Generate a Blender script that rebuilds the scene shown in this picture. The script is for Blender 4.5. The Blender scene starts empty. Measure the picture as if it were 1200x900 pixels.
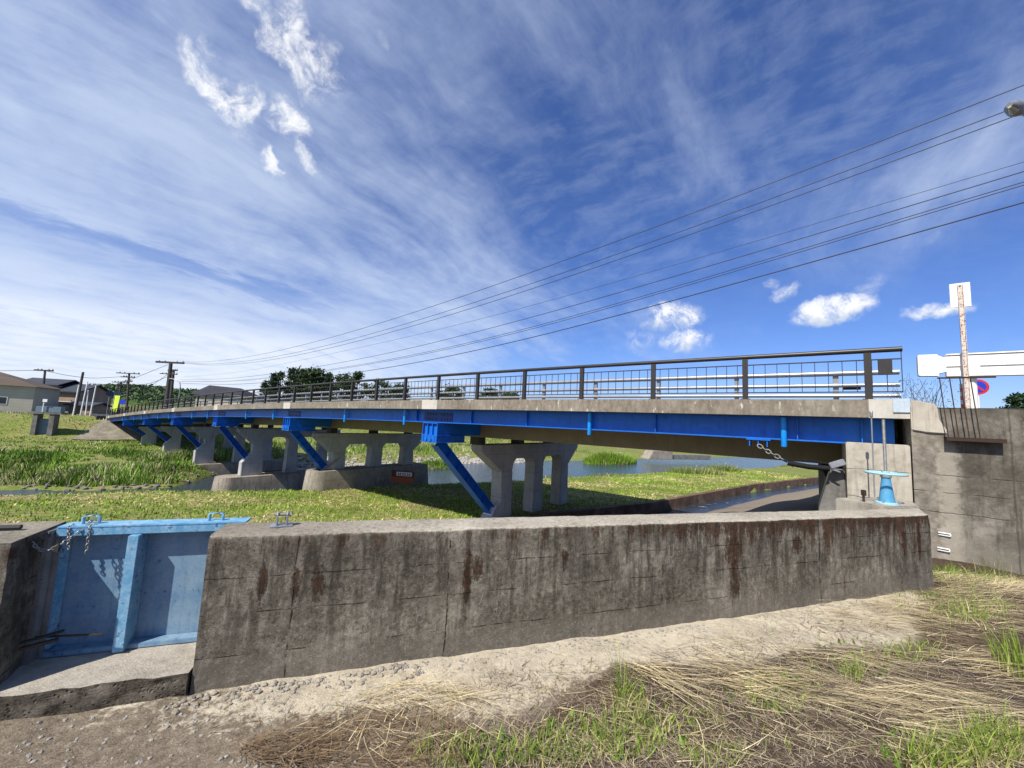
import bpy, bmesh, math, random
import numpy as np
from mathutils import Vector, Matrix, noise as mn

rng = np.random.default_rng(7)
random.seed(7)
scene = bpy.context.scene
COL = scene.collection
R = math.radians

# ------------------------------------------------------------------ camera model
FPX, CX, CY, EYE = 451.0, 600.0, 450.0, 1.6
RHO, PITCH = R(2.8386), R(5.644)
F_ = Vector((0, math.cos(PITCH), math.sin(PITCH)))
U_ = Vector((0, -math.sin(PITCH), math.cos(PITCH)))
R_ = Vector((1, 0, 0))
RC = R_ * math.cos(RHO) + U_ * math.sin(RHO)
UC = U_ * math.cos(RHO) - R_ * math.sin(RHO)
def ray(u, v):
    return F_ + RC * ((u - CX) / FPX) - UC * ((v - CY) / FPX)
def onz(u, v, z):
    d = ray(u, v); t = (z - EYE) / d.z
    return Vector((d.x * t, d.y * t, z))
def aty(u, v, y):
    d = ray(u, v); t = y / d.y
    return Vector((d.x * t, y, EYE + d.z * t))

# ------------------------------------------------------------------ local frames
B0 = Vector((-1.72, 2.33, 0)); WT = Vector((.951, .309, 0)); WO = Vector((-.309, .951, 0))
WROT = math.atan2(.309, .951)
P0 = Vector((6.653, 7.109, 0)); BD = Vector((-.7932, .6090, 0)); BN = Vector((.6090, .7932, 0))
BROT = math.atan2(-.6090, .7932)          # bridge frame: local x = -s, y = n
def to_t(x, y):
    a, b = x - B0.x, y - B0.y
    return a * WT.x + b * WT.y, a * WO.x + b * WO.y
def to_sn(x, y):
    a, b = x - P0.x, y - P0.y
    return a * BD.x + b * BD.y, a * BN.x + b * BN.y
def BP(s, n, z=0): return P0 + BD * s + BN * n + Vector((0, 0, z))
def WP(t, o, z=0): return B0 + WT * t + WO * o + Vector((0, 0, z))
def deckz(s):
    s = max(s, 0)
    return 2.345 - (.00048 - .0000011 * min(s, 100)) * s * s

# ------------------------------------------------------------------ node helper
class N:
    def __init__(s, tree): s.t = tree; s.L = tree.links
    def _in(s, sock, v):
        if v is None: return
        if hasattr(v, 'is_output') or isinstance(v, bpy.types.NodeSocket): s.L.new(v, sock)
        else: sock.default_value = v
    def new(s, typ, **kw):
        n = s.t.nodes.new(typ)
        for k, v in kw.items(): setattr(n, k, v)
        return n
    def m(s, op, a, b=None, c=None, clamp=False):
        n = s.new('ShaderNodeMath', operation=op, use_clamp=clamp)
        s._in(n.inputs[0], a); s._in(n.inputs[1], b); s._in(n.inputs[2], c)
        return n.outputs[0]
    def add(s, a, b): return s.m('ADD', a, b)
    def sub(s, a, b): return s.m('SUBTRACT', a, b)
    def mul(s, a, b): return s.m('MULTIPLY', a, b)
    def mx(s, a, b): return s.m('MAXIMUM', a, b)
    def mi(s, a, b): return s.m('MINIMUM', a, b)
    def ss(s, x, lo, hi):
        n = s.new('ShaderNodeMapRange', interpolation_type='SMOOTHSTEP')
        s._in(n.inputs[0], x); s._in(n.inputs[1], lo); s._in(n.inputs[2], hi)
        return n.outputs[0]
    def vm(s, op, a, b=None, scale=None):
        n = s.new('ShaderNodeVectorMath', operation=op)
        s._in(n.inputs[0], a)
        if b is not None: s._in(n.inputs[1], b)
        if scale is not None: s._in(n.inputs[3], scale)
        return n.outputs[1] if op in ('DOT_PRODUCT', 'LENGTH', 'DISTANCE') else n.outputs[0]
    def mapv(s, v, scale=(1, 1, 1), rot=(0, 0, 0), loc=(0, 0, 0)):
        n = s.new('ShaderNodeMapping')
        s._in(n.inputs[0], v); n.inputs[1].default_value = loc; n.inputs[2].default_value = rot; n.inputs[3].default_value = scale
        return n.outputs[0]
    def noise(s, v, scale=5, detail=5, rough=.55, dist=0, lac=2):
        n = s.new('ShaderNodeTexNoise')
        s._in(n.inputs['Vector'], v); n.inputs['Scale'].default_value = scale; n.inputs['Detail'].default_value = detail
        n.inputs['Roughness'].default_value = rough; n.inputs['Distortion'].default_value = dist
        return n.outputs['Fac']
    def noisec(s, v, scale=5, detail=3):
        n = s.new('ShaderNodeTexNoise')
        s._in(n.inputs['Vector'], v); n.inputs['Scale'].default_value = scale; n.inputs['Detail'].default_value = detail
        return n.outputs['Color']
    def voro(s, v, scale=5, feature='F1', out='Distance', rnd=1):
        n = s.new('ShaderNodeTexVoronoi', feature=feature)
        s._in(n.inputs['Vector'], v); n.inputs['Scale'].default_value = scale
        return n.outputs[out]
    def mix(s, f, a, b):
        n = s.new('ShaderNodeMix', data_type='RGBA')
        s._in(n.inputs[0], f)
        for i, c in ((6, a), (7, b)):
            if isinstance(c, tuple): n.inputs[i].default_value = (*c[:3], 1)
            else: s._in(n.inputs[i], c)
        return n.outputs[2]
    def ramp(s, f, stops):
        n = s.new('ShaderNodeValToRGB'); s._in(n.inputs[0], f)
        e = n.color_ramp.elements
        while len(e) < len(stops): e.new(.5)
        for el, (p, c) in zip(e, stops): el.position = p; el.color = (*c, 1)
        return n.outputs[0]
    def sep(s, v):
        n = s.new('ShaderNodeSeparateXYZ'); s._in(n.inputs[0], v); return n.outputs
    def comb(s, x, y, z):
        n = s.new('ShaderNodeCombineXYZ'); s._in(n.inputs[0], x); s._in(n.inputs[1], y); s._in(n.inputs[2], z); return n.outputs[0]
    def obj(s): return s.new('ShaderNodeTexCoord').outputs['Object']
    def pos(s): return s.new('ShaderNodeNewGeometry').outputs['Position']
    def nrm(s): return s.new('ShaderNodeNewGeometry').outputs['Normal']
    def attr(s, name): return s.new('ShaderNodeAttribute', attribute_name=name).outputs['Color']
    def bump(s, h, strength=.4, dist=.02):
        n = s.new('ShaderNodeBump'); s._in(n.inputs['Height'], h); n.inputs['Strength'].default_value = strength
        n.inputs['Distance'].default_value = dist; return n.outputs[0]

MATS = {}
def mat(name, fn):
    m = bpy.data.materials.new(name); m.use_nodes = True
    nt = m.node_tree; nt.nodes.clear()
    k = N(nt)
    bs = k.new('ShaderNodeBsdfPrincipled'); out = k.new('ShaderNodeOutputMaterial')
    nt.links.new(bs.outputs[0], out.inputs[0])
    r = fn(k)
    k._in(bs.inputs['Base Color'], (*r['c'][:3], 1) if isinstance(r['c'], tuple) else r['c'])
    k._in(bs.inputs['Roughness'], r.get('r', .8))
    k._in(bs.inputs['Metallic'], r.get('m', 0.0))
    k._in(bs.inputs['Specular IOR Level'], r.get('sp', .3))
    if 'n' in r: k._in(bs.inputs['Normal'], r['n'])
    if 'tr' in r:
        k._in(bs.inputs['Transmission Weight'], r['tr'])
    MATS[name] = m
    return m

# ------------------------------------------------------------------ materials
def f_floodwall(k):
    o = k.obj(); x, y, z = k.sep(o)
    big = k.noise(o, 2.2, 6, .6); mid = k.noise(o, 17, 9, .76); fine = k.noise(o, 40, 8, .82); gr = k.noise(o, 150, 4, .8)
    base = k.ramp(k.add(k.mul(big, .45), k.mul(mid, .55)), [(.36, (.045, .037, .028)), (.5, (.165, .144, .112)), (.64, (.36, .32, .255))])
    sp = k.ss(k.add(k.mul(fine, .6), k.mul(gr, .4)), .53, .60); dk = k.ss(k.add(k.mul(fine, .6), k.mul(gr, .4)), .475, .40)
    base = k.mix(k.mul(sp, .62), base, (.36, .33, .275)); base = k.mix(k.mul(dk, .85), base, (.022, .018, .014))
    # vertical weather streaks
    st = k.noise(k.comb(k.mul(x, 7.5), k.mul(y, 3), k.mul(z, 1.1)), 1.6, 8, .72)
    base = k.mix(k.mul(k.mul(k.ss(st, .45, .62), k.add(.45, k.mul(k.ss(z, .1, .6), .45))), .9), base, (.04, .033, .025))
    sl = k.noise(k.comb(k.mul(x, 16), y, k.mul(z, 2.6)), 1.7, 7, .7)
    lt = k.mul(k.ss(sl, .54, .68), k.ss(k.noise(o, 2.3, 4), .44, .6))
    base = k.mix(k.mul(lt, .55), base, (.36, .33, .27))
    # scratched chalky lines
    sc = k.noise(k.comb(k.mul(x, 5), y, k.mul(z, 2.2)), 2.0, 2, .5, .9)
    ln = k.mul(k.ss(k.m('ABSOLUTE', k.sub(sc, .5)), .010, .003), k.ss(k.noise(o, 1.9, 2), .56, .66))
    base = k.mix(k.mul(ln, .4), base, (.46, .43, .37))
    # pale foot
    ft = k.ss(k.add(z, k.mul(k.sub(mid, .5), .25)), .2, .08)
    base = k.mix(k.mul(ft, .5), base, k.mix(sp, (.17, .15, .12), (.34, .305, .25)))
    # dark brown moss band and drips below the arris, heavier to the right
    dr = k.noise(k.comb(k.mul(x, 5.5), 0.0, k.mul(z, .8)), 1.6, 8, .72)
    rag = k.mul(k.sub(k.noise(o, 40, 6, .75), .5), .5)
    right = k.ss(x, 1.9, 4.4)
    hband = k.add(k.mul(k.ss(z, .45, .82), .19), k.mul(k.ss(z, .66, .80), .05))
    lim = k.add(hband, k.sub(k.mul(right, .17), .05))
    mo = k.mul(k.ss(k.add(k.add(dr, lim), rag), .69, .80), k.ss(z, .845, .80))
    moc = k.mix(k.ss(k.add(k.mul(k.noise(o, 24, 6, .7), .6), k.mul(dr, .4)), .44, .6), (.018, .013, .009), (.075, .026, .010))
    base = k.mix(k.mul(mo, .85), base, moc)
    for (cx, cz, rx, rz) in ((3.95, .56, .12, .17), (3.98, .30, .07, .2), (.30, .55, .03, .15), (.60, .54, .05, .13), (.48, .54, .03, .11), (1.55, .5, .035, .26), (1.62, .56, .05, .1), (6.35, .55, .05, .2), (6.62, .5, .03, .25), (4.75, .57, .08, .1), (2.3, .58, .04, .08)):
        dd = k.add(k.m('POWER', k.m('ABSOLUTE', k.mul(k.sub(x, cx), 1 / rx)), 2.0), k.m('POWER', k.m('ABSOLUTE', k.mul(k.sub(z, cz), 1 / rz)), 2.0))
        dd = k.add(dd, k.add(k.mul(k.sub(k.noise(k.comb(k.mul(x, 2.2), y, k.mul(z, .8)), 14, 7, .75), .5), 4.5), k.mul(rag, 2.5)))
        base = k.mix(k.mul(k.ss(dd, 1.1, .2), .85), base, moc)
    # board joints and cracks
    wob = k.add(k.mul(k.sub(k.noise(o, 4, 5), .5), .025), k.mul(k.sub(mid, .5), .012))
    crack = None
    for z0, th in ((.605, .52), (.40, .51), (.17, .54)):
        l = k.mul(k.ss(k.m('ABSOLUTE', k.sub(k.add(z, wob), z0)), .0042, .0012), k.ss(k.add(k.noise(k.comb(x, y, z0 * 9), 2.2, 6, .7), 0.0), th - .06, th + .06))
        crack = l if crack is None else k.mx(crack, l)
    for x0 in (.47, 1.42, 3.2, 5.05):
        l = k.mul(k.ss(k.m('ABSOLUTE', k.sub(k.add(x, k.mul(wob, 1.6)), x0)), .006, .0015), k.ss(k.noise(k.comb(x0, y, k.mul(z, 3)), 2.4, 6, .7), .46, .56))
        crack = k.mx(crack, l)
    base = k.mix(k.mul(crack, .8), base, (.018, .014, .01))
    # upward faces coloured lighter, the sunlit look of the top painted in
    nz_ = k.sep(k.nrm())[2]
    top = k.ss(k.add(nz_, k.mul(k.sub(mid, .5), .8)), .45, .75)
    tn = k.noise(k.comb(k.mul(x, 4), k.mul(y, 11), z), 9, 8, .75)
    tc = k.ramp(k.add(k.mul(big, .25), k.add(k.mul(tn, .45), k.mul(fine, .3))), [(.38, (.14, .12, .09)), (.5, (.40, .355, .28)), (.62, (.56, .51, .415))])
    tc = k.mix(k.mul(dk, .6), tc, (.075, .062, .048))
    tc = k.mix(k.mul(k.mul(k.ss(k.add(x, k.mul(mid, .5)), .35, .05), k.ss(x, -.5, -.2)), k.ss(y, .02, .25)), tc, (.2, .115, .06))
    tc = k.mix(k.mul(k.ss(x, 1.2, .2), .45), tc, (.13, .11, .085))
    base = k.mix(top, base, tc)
    hh = k.sub(k.add(k.mul(fine, .8), k.add(k.mul(mid, .8), k.mul(gr, .3))), k.mul(crack, 1.2))
    return dict(c=base, r=.95, sp=.12, n=k.bump(hh, .9, .016))
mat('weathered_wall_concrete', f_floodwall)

def concrete(c0, c1, c2, sc=1.0, streak=.4, bump=.4, rough=.88, streakcol=(.05, .045, .04), joint=None, light=.0):
    def f(k):
        o = k.obj(); x, y, z = k.sep(o)
        big = k.noise(o, 1.1 * sc, 6, .62); mid = k.noise(o, 9 * sc, 7, .65); fine = k.noise(o, 60 * sc, 5, .7)
        b = k.ramp(k.add(k.mul(big, .55), k.add(k.mul(mid, .3), k.mul(fine, .15))), [(.34, c0), (.5, c1), (.66, c2)])
        s = k.noise(k.comb(k.mul(x, 6 * sc), k.mul(y, 6 * sc), k.mul(z, .6 * sc)), 1.5, 6, .65)
        b = k.mix(k.mul(k.ss(s, .5, .68), streak), b, streakcol)
        if light:
            l = k.noise(k.comb(k.mul(x, 4), k.mul(y, 4), k.mul(z, .8)), 1.3, 5, .6)
            b = k.mix(k.mul(k.ss(l, .55, .68), light), b, (.5, .46, .38))
        h = k.add(fine, mid)
        if joint:
            w = k.mul(k.sub(k.noise(o, 4, 3), .5), .04)
            for z0 in joint:
                l = k.mul(k.ss(k.m('ABSOLUTE', k.sub(k.add(z, w), z0)), .01, .003), k.ss(k.noise(o, 1.7, 3), .4, .52))
                b = k.mix(k.mul(l, .7), b, (.04, .035, .03)); h = k.sub(h, l)
        return dict(c=b, r=rough, sp=.2, n=k.bump(h, bump, .01))
    return f
mat('pier_concrete', concrete((.28, .28, .275), (.38, .38, .37), (.46, .455, .445), .9, .38, .3, streakcol=(.15, .145, .135), joint=(-.9, -1.8, -2.7, .15), light=.12))
mat('footing_concrete', concrete((.15, .13, .10), (.27, .235, .185), (.38, .34, .28), .9, .55, .4, joint=(-3.3, -3.7, -2.4)))
mat('abutment_concrete', concrete((.24, .21, .165), (.40, .36, .29), (.50, .455, .38), 1.3, .45, .5, streakcol=(.16, .13, .1), joint=(1.05, .55, .2)))
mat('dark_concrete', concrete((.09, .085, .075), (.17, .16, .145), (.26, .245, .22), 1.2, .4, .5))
mat('sill_concrete', concrete((.16, .14, .11), (.34, .305, .245), (.44, .40, .33), 2.5, .25, .8, streakcol=(.12, .1, .08)))
mat('patch_concrete', concrete((.36, .33, .28), (.48, .45, .39), (.56, .53, .47), 2, .15, .3, streakcol=(.3, .26, .2)))
mat('bank_concrete', concrete((.10, .09, .06), (.2, .175, .13), (.31, .275, .21), .7, .6, .5, streakcol=(.08, .08, .05)))
mat('kerb_concrete', concrete((.06, .035, .02), (.14, .085, .055), (.24, .18, .13), 1.6, .5, .6, streakcol=(.035, .02, .012)))

def f_sill(k):
    o = k.obj(); x, y, z = k.sep(o)
    big = k.noise(o, 2.5, 6, .62); mid = k.noise(o, 14, 7, .68); fine = k.noise(o, 90, 6, .75)
    t = k.ramp(k.add(k.mul(big, .35), k.add(k.mul(mid, .3), k.mul(fine, .35))), [(.36, (.22, .195, .155)), (.5, (.40, .36, .295)), (.64, (.52, .475, .395))])
    pit = k.voro(k.vm('ADD', o, k.mapv(k.noisec(o, 20), (.03, .03, .03))), 38)
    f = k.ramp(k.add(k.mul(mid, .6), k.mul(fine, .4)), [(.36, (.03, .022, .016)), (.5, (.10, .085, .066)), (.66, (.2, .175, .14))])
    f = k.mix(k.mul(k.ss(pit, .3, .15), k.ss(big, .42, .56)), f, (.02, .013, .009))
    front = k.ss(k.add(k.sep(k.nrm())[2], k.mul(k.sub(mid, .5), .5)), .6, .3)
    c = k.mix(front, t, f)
    return dict(c=c, r=.95, sp=.12, n=k.bump(k.add(fine, k.add(mid, k.mul(k.mul(k.ss(pit, .1, .35), front), 1.2))), .8, .014))
mat('sill_front_concrete', f_sill)

def f_wing(k):
    o = k.obj(); x, y, z = k.sep(o)
    big = k.noise(o, 1.3, 6, .65); mid = k.noise(o, 10, 8, .66); fine = k.noise(o, 70, 5, .7)
    b = k.ramp(k.add(k.mul(big, .6), k.add(k.mul(mid, .3), k.mul(fine, .1))), [(.36, (.05, .044, .035)), (.5, (.12, .106, .085)), (.64, (.25, .225, .185))])
    s = k.noise(k.comb(k.mul(x, 5), k.mul(y, 5), k.mul(z, .7)), 1.6, 8, .72)
    b = k.mix(k.mul(k.ss(s, .48, .64), .65), b, (.05, .042, .032))
    # pale lime runs near the left end
    lim = k.mul(k.ss(k.m('ABSOLUTE', k.add(k.sub(x, .93), k.mul(k.sub(mid, .5), .35))), .2, .05), k.ss(z, 1.75, 1.4))
    b = k.mix(k.mul(lim, .6), b, (.40, .36, .29))
    new = k.ss(k.add(x, k.mul(k.sub(mid, .5), .15)), .9, .82)
    b = k.mix(k.mul(new, .5), b, k.ramp(k.add(k.mul(mid, .6), k.mul(s, .4)), [(.34, (.12, .1, .075)), (.6, (.38, .34, .275))]))
    b = k.mix(k.mul(k.mul(k.ss(z, 1.9, 2.2), k.ss(x, .85, 1.0)), .45), b, (.07, .06, .045))
    b = k.mix(k.mul(k.ss(k.add(z, k.mul(mid, .4)), .35, .0), .35), b, (.28, .25, .2))
    # crazing at right end
    v = k.voro(k.vm('ADD', o, k.mapv(k.noisec(o, 5), (.1, .1, .1))), 9, 'DISTANCE_TO_EDGE')
    cz = k.mul(k.mul(k.ss(v, .06, .01), k.ss(k.add(x, k.mul(big, .3)), 1.85, 2.0)), k.ss(mid, .42, .52))
    w = k.mul(k.sub(k.noise(o, 4, 3), .5), .05)
    jn = k.ss(k.m('ABSOLUTE', k.sub(k.add(x, k.mul(w, .6)), 1.62)), .014, .004)
    for z0 in (1.06, .78, .45):
        jn = k.mx(jn, k.mul(k.ss(k.m('ABSOLUTE', k.sub(k.add(z, w), z0)), .012, .003), k.ss(k.noise(k.comb(x, y, z0 * 7), 2, 3), .42, .52)))
    b = k.mix(k.mul(jn, .55), b, (.05, .045, .036))
    b = k.mix(k.mul(cz, .8), b, (.02, .018, .015))
    return dict(c=b, r=.92, sp=.15, n=k.bump(k.sub(k.add(fine, mid), k.add(jn, cz)), .6, .012))
mat('wing_wall_concrete', f_wing)

def f_parapet(k):
    o = k.obj(); x, y, z = k.sep(o)
    big = k.noise(o, .9, 5, .6); mid = k.noise(o, 9, 7, .65); fine = k.noise(o, 50, 4, .7)
    b = k.ramp(k.add(k.mul(big, .4), k.mul(mid, .6)), [(.36, (.12, .10, .075)), (.5, (.23, .20, .158)), (.66, (.35, .315, .26))])
    s = k.noise(k.comb(k.mul(x, 6), k.mul(y, 4), k.mul(z, 1.6)), 1.6, 7, .75)
    b = k.mix(k.mul(k.ss(k.add(k.mul(s, .6), k.mul(mid, .4)), .44, .62), .6), b, (.085, .062, .04))
    l = k.noise(k.comb(k.mul(x, 5), y, k.mul(z, 2.0)), 1.4, 5, .6)
    b = k.mix(k.mul(k.ss(l, .6, .68), .8), b, (.55, .52, .46))
    return dict(c=b, r=.9, sp=.2, n=k.bump(k.add(fine, mid), .5, .01))
mat('parapet_concrete', f_parapet)

def paint(c, c2=None, wear=.0, rust=(.10, .045, .02), rough=.42, sc=1.0, sp=.45, metal=0.0, dirt=.25):
    def f(k):
        o = k.obj(); x, y, z = k.sep(o)
        a = k.noise(o, 2.3 * sc, 5, .6); m_ = k.noise(o, 16 * sc, 6, .65)
        d2 = c2 or tuple(q * .72 for q in c)
        b = k.mix(k.ss(k.add(k.mul(a, .6), k.mul(m_, .4)), .38, .64), c, d2)
        st = k.noise(k.comb(k.mul(x, 9 * sc), k.mul(y, 9 * sc), k.mul(z, .8 * sc)), 1.4, 5, .6)
        b = k.mix(k.mul(k.ss(st, .52, .7), dirt), b, tuple(q * .45 for q in d2))
        h = m_
        if wear:
            w = k.ss(k.add(k.noise(o, 7 * sc, 7, .7), k.mul(k.sub(a, .5), .4)), .69 - wear, .74 - wear)
            b = k.mix(w, b, rust); h = k.sub(m_, w)
        return dict(c=b, r=rough, sp=sp, m=metal, n=k.bump(h, .12, .004))
    return f
def f_bridgeblue(k):
    o = k.obj(); x, y, z = k.sep(o)
    a = k.noise(o, .8, 6, .65); m_ = k.noise(o, 7, 7, .7); fine = k.noise(o, 30, 5, .7)
    b = k.mix(k.ss(k.add(k.mul(a, .55), k.mul(m_, .45)), .36, .64), (.0, .132, .54), (.006, .10, .41))
    ch = k.ss(k.noise(k.comb(k.mul(x, 1.2), y, k.mul(z, 2.5)), 2.2, 7, .7), .56, .72)
    b = k.mix(k.mul(ch, .35), b, (.07, .2, .50))
    st = k.noise(k.comb(k.mul(x, 5), k.mul(y, 5), k.mul(z, .7)), 1.5, 7, .7)
    b = k.mix(k.mul(k.ss(st, .52, .7), .45), b, (.004, .03, .12))
    ru = k.mul(k.ss(k.add(k.mul(fine, .5), k.mul(m_, .5)), .635, .68), k.ss(a, .5, .62))
    b = k.mix(k.mul(ru, .85), b, (.10, .045, .022))
    return dict(c=b, r=k.add(.34, k.mul(m_, .25)), sp=.4, n=k.bump(k.add(m_, fine), .15, .006))
mat('bridge_blue_paint', f_bridgeblue)
mat('bridge_dark_blue', paint((.0, .035, .17), (.0, .03, .14), .06, (.02, .02, .03), rough=.5))
mat('pipe_blue_paint', paint((.01, .30, .82), (.01, .24, .70), .0, rough=.4))
mat('gate_blue_paint', paint((.085, .26, .42), (.26, .42, .54), .11, (.05, .13, .24), .55, 4, dirt=.35))
mat('gate_panel_paint', paint((.19, .28, .35), (.105, .20, .31), .09, (.07, .13, .22), .6, 3, dirt=.3))
mat('valve_blue_paint', paint((.055, .24, .42), (.10, .30, .47), .04, (.05, .1, .14), .45, 6))
mat('wheel_pale_paint', paint((.32, .52, .56), (.26, .46, .50), .06, (.12, .09, .06), .5, 6))
mat('dark_brown_metal', paint((.032, .027, .024), (.022, .019, .017), .0, rough=.42))
mat('galvanised_steel', paint((.36, .37, .38), (.29, .30, .315), .0, rough=.42, metal=.55, dirt=.25))
mat('dull_steel', paint((.30, .30, .29), (.22, .21, .2), .05, (.12, .06, .03), rough=.5, metal=.5, sc=5))
mat('olive_girder_paint', paint((.22, .185, .11), (.18, .15, .085), .0, rough=.6))
mat('rusty_steel', paint((.035, .024, .019), (.06, .032, .02), .08, (.03, .022, .018), .8, 6, .2))
mat('dark_steel', paint((.035, .032, .03), (.05, .042, .036), .06, (.07, .035, .02), .6, 5, .3))
mat('flaking_white_post', paint((.62, .56, .5), (.5, .42, .36), .15, (.19, .06, .03), .7, 7, .2, dirt=.3))
mat('white_paint', paint((.80, .80, .78), (.74, .74, .72), .0, rough=.5, sc=2, dirt=.12))
mat('worn_white_paint', paint((.80, .79, .76), (.74, .72, .68), .045, (.28, .15, .09), .55, 4, dirt=.2))
mat('black_rubber', paint((.010, .010, .011), (.015, .015, .015), .0, rough=.75, sp=.12))
mat('sign_blue', paint((.012, .04, .42), (.012, .04, .38), 0.0, rough=.4))
mat('sign_red', paint((.55, .02, .03), (.5, .02, .03), 0.0, rough=.4))
mat('orange_plastic', paint((.85, .12, .025), (.75, .11, .03), 0.0, rough=.45))
mat('banner_yellow', paint((.62, .80, .04), (.55, .75, .04), 0.0, rough=.7))
mat('navy_sign_back', paint((.02, .025, .07), (.03, .035, .08), 0.0, rough=.5))
mat('grey_sign_back', paint((.10, .11, .15), (.12, .13, .16), 0.0, rough=.5))
mat('pole_concrete', concrete((.15, .14, .13), (.2, .19, .175), (.25, .24, .22), 1, .3, .2))
mat('dark_pole', paint((.05, .045, .04), (.07, .06, .055), 0.0, rough=.8))
mat('wire_black', paint((.012, .013, .016), (.016, .016, .018), 0.0, rough=.6))
mat('oil_orange', paint((.42, .10, .025), (.34, .08, .02), .04, (.1, .04, .02), rough=.6))
mat('deep_red', paint((.16, .02, .018), (.13, .02, .018), 0.0, rough=.6))
mat('asphalt', concrete((.04, .04, .04), (.055, .055, .055), (.07, .07, .068), 3, .1, .3))
mat('lamp_glass', lambda k: dict(c=(.42, .40, .30), r=.15, sp=.6))
mat('plate_pale_blue', paint((.36, .44, .50), (.46, .51, .55), .05, (.3, .25, .2), rough=.55, sc=6))
mat('sluice_grey_blue', paint((.16, .22, .27), (.11, .15, .19), .06, (.1, .07, .05), .6, 2))
mat('stone_grey', concrete((.16, .145, .125), (.3, .28, .245), (.46, .43, .38), 6, .1, .5))
mat('window_glass', lambda k: dict(c=(.02, .025, .03), r=.1, sp=.6))

def siding(c, c2, period=.32):
    def f(k):
        o = k.obj(); x, y, z = k.sep(o)
        a = k.noise(o, .6, 5, .6)
        b = k.mix(k.ss(a, .35, .65), c, c2)
        fr = k.m('FRACT', k.mul(z, 1 / period))
        b = k.mix(k.mul(k.ss(fr, .12, .02), .45), b, tuple(q * .4 for q in c))
        return dict(c=b, r=.75, n=k.bump(fr, .15, .03))
    return f
mat('beige_siding', siding((.40, .37, .30), (.46, .42, .35), .45))
mat('tan_siding', siding((.30, .21, .15), (.36, .26, .19), .4))
mat('cream_siding', siding((.42, .38, .30), (.48, .43, .34), .4))
mat('brown_roof', siding((.085, .062, .045), (.10, .075, .055), .25))
mat('slate_roof', siding((.035, .042, .055), (.045, .052, .065), .25))
mat('charcoal_roof', siding((.022, .023, .03), (.03, .03, .038), .3))

def f_ground(k):
    p = k.pos(); x, y, z = k.sep(p)
    a = k.attr('mask'); pale, soil, grass = k.sep(a)
    n1 = k.noise(p, .35, 5, .6); n2 = k.noise(p, 3.2, 7, .65); n3 = k.noise(p, 22, 8, .7); n4 = k.noise(p, 130, 5, .7)
    nn = k.sub(k.add(k.mul(n2, .5), k.mul(n3, .5)), .5)
    gr = k.ramp(k.add(k.mul(n3, .5), k.mul(n4, .5)), [(.36, (.095, .074, .052)), (.5, (.205, .165, .12)), (.64, (.34, .285, .215))])
    so = k.ramp(k.add(k.mul(n3, .6), k.mul(n4, .4)), [(.36, (.03, .02, .014)), (.52, (.082, .056, .039)), (.66, (.2, .15, .105))])
    pa = k.ramp(k.add(k.mul(n2, .35), k.add(k.mul(n3, .3), k.mul(n4, .35))), [(.36, (.24, .2, .145)), (.5, (.50, .435, .325)), (.64, (.64, .565, .43))])
    gg = k.ramp(k.add(k.mul(n2, .45), k.mul(n3, .55)), [(.34, (.05, .085, .014)), (.5, (.135, .17, .034)), (.64, (.29, .27, .10))])
    dry = k.ramp(n3, [(.35, (.16, .125, .06)), (.65, (.34, .28, .15))])
    gg = k.mix(k.ss(n1, .44, .62), gg, k.mix(k.ss(n2, .42, .58), gg, dry))
    c = k.mix(k.ss(k.add(soil, k.mul(nn, 1.8)), .4, .68), gr, so)
    c = k.mix(k.ss(k.add(pale, k.mul(nn, 2.2)), .40, .66), c, pa)
    c = k.mix(k.ss(k.add(grass, k.mul(nn, .9)), .4, .6), c, gg)
    return dict(c=c, r=.95, sp=.1, n=k.bump(k.add(k.mul(n3, 1.0), k.mul(n4, .6)), .8, .02))
mat('ground_soil', f_ground)

def f_blade(k):
    c = k.attr('col')
    return dict(c=c, r=.6, sp=.25)
mat('blade', f_blade)
def f_leaf(k):
    c = k.attr('col')
    return dict(c=c, r=.6, sp=.2)
mat('leaf', f_leaf)
mat('bark', concrete((.05, .04, .03), (.09, .07, .055), (.13, .1, .08), 3, .3, .5))

def f_water(k):
    p = k.pos()
    w1 = k.noise(k.mapv(p, (1, 2.2, 1), (0, 0, R(33))), 1.1, 5, .65, .4); w2 = k.noise(k.mapv(p, (1, 1.8, 1), (0, 0, R(33))), 5, 4, .6)
    fo = k.ss(k.noise(k.mapv(p, (.5, 1.6, 1), (0, 0, R(33))), 1.8, 6, .72), .60, .70)
    x, y, z = k.sep(p)
    fo = k.mul(fo, k.ss(x, -12., 0.))
    c = k.mix(k.mul(fo, .55), (.028, .042, .058), (.55, .6, .65))
    return dict(c=c, r=k.add(.12, k.mul(fo, .5)), sp=.5, n=k.bump(k.add(k.mul(w1, 1.0), k.mul(w2, .35)), .45, .12))
mat('river_water', f_water)

def f_hill(k):
    p = k.pos(); n = k.noise(p, .05, 6, .7); n2 = k.noise(p, .4, 5, .7)
    c = k.ramp(k.add(k.mul(n, .5), k.mul(n2, .5)), [(.35, (.018, .035, .012)), (.5, (.04, .07, .02)), (.65, (.075, .11, .03))])
    return dict(c=c, r=.95, sp=.05)
mat('wooded_hill', f_hill)

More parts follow.
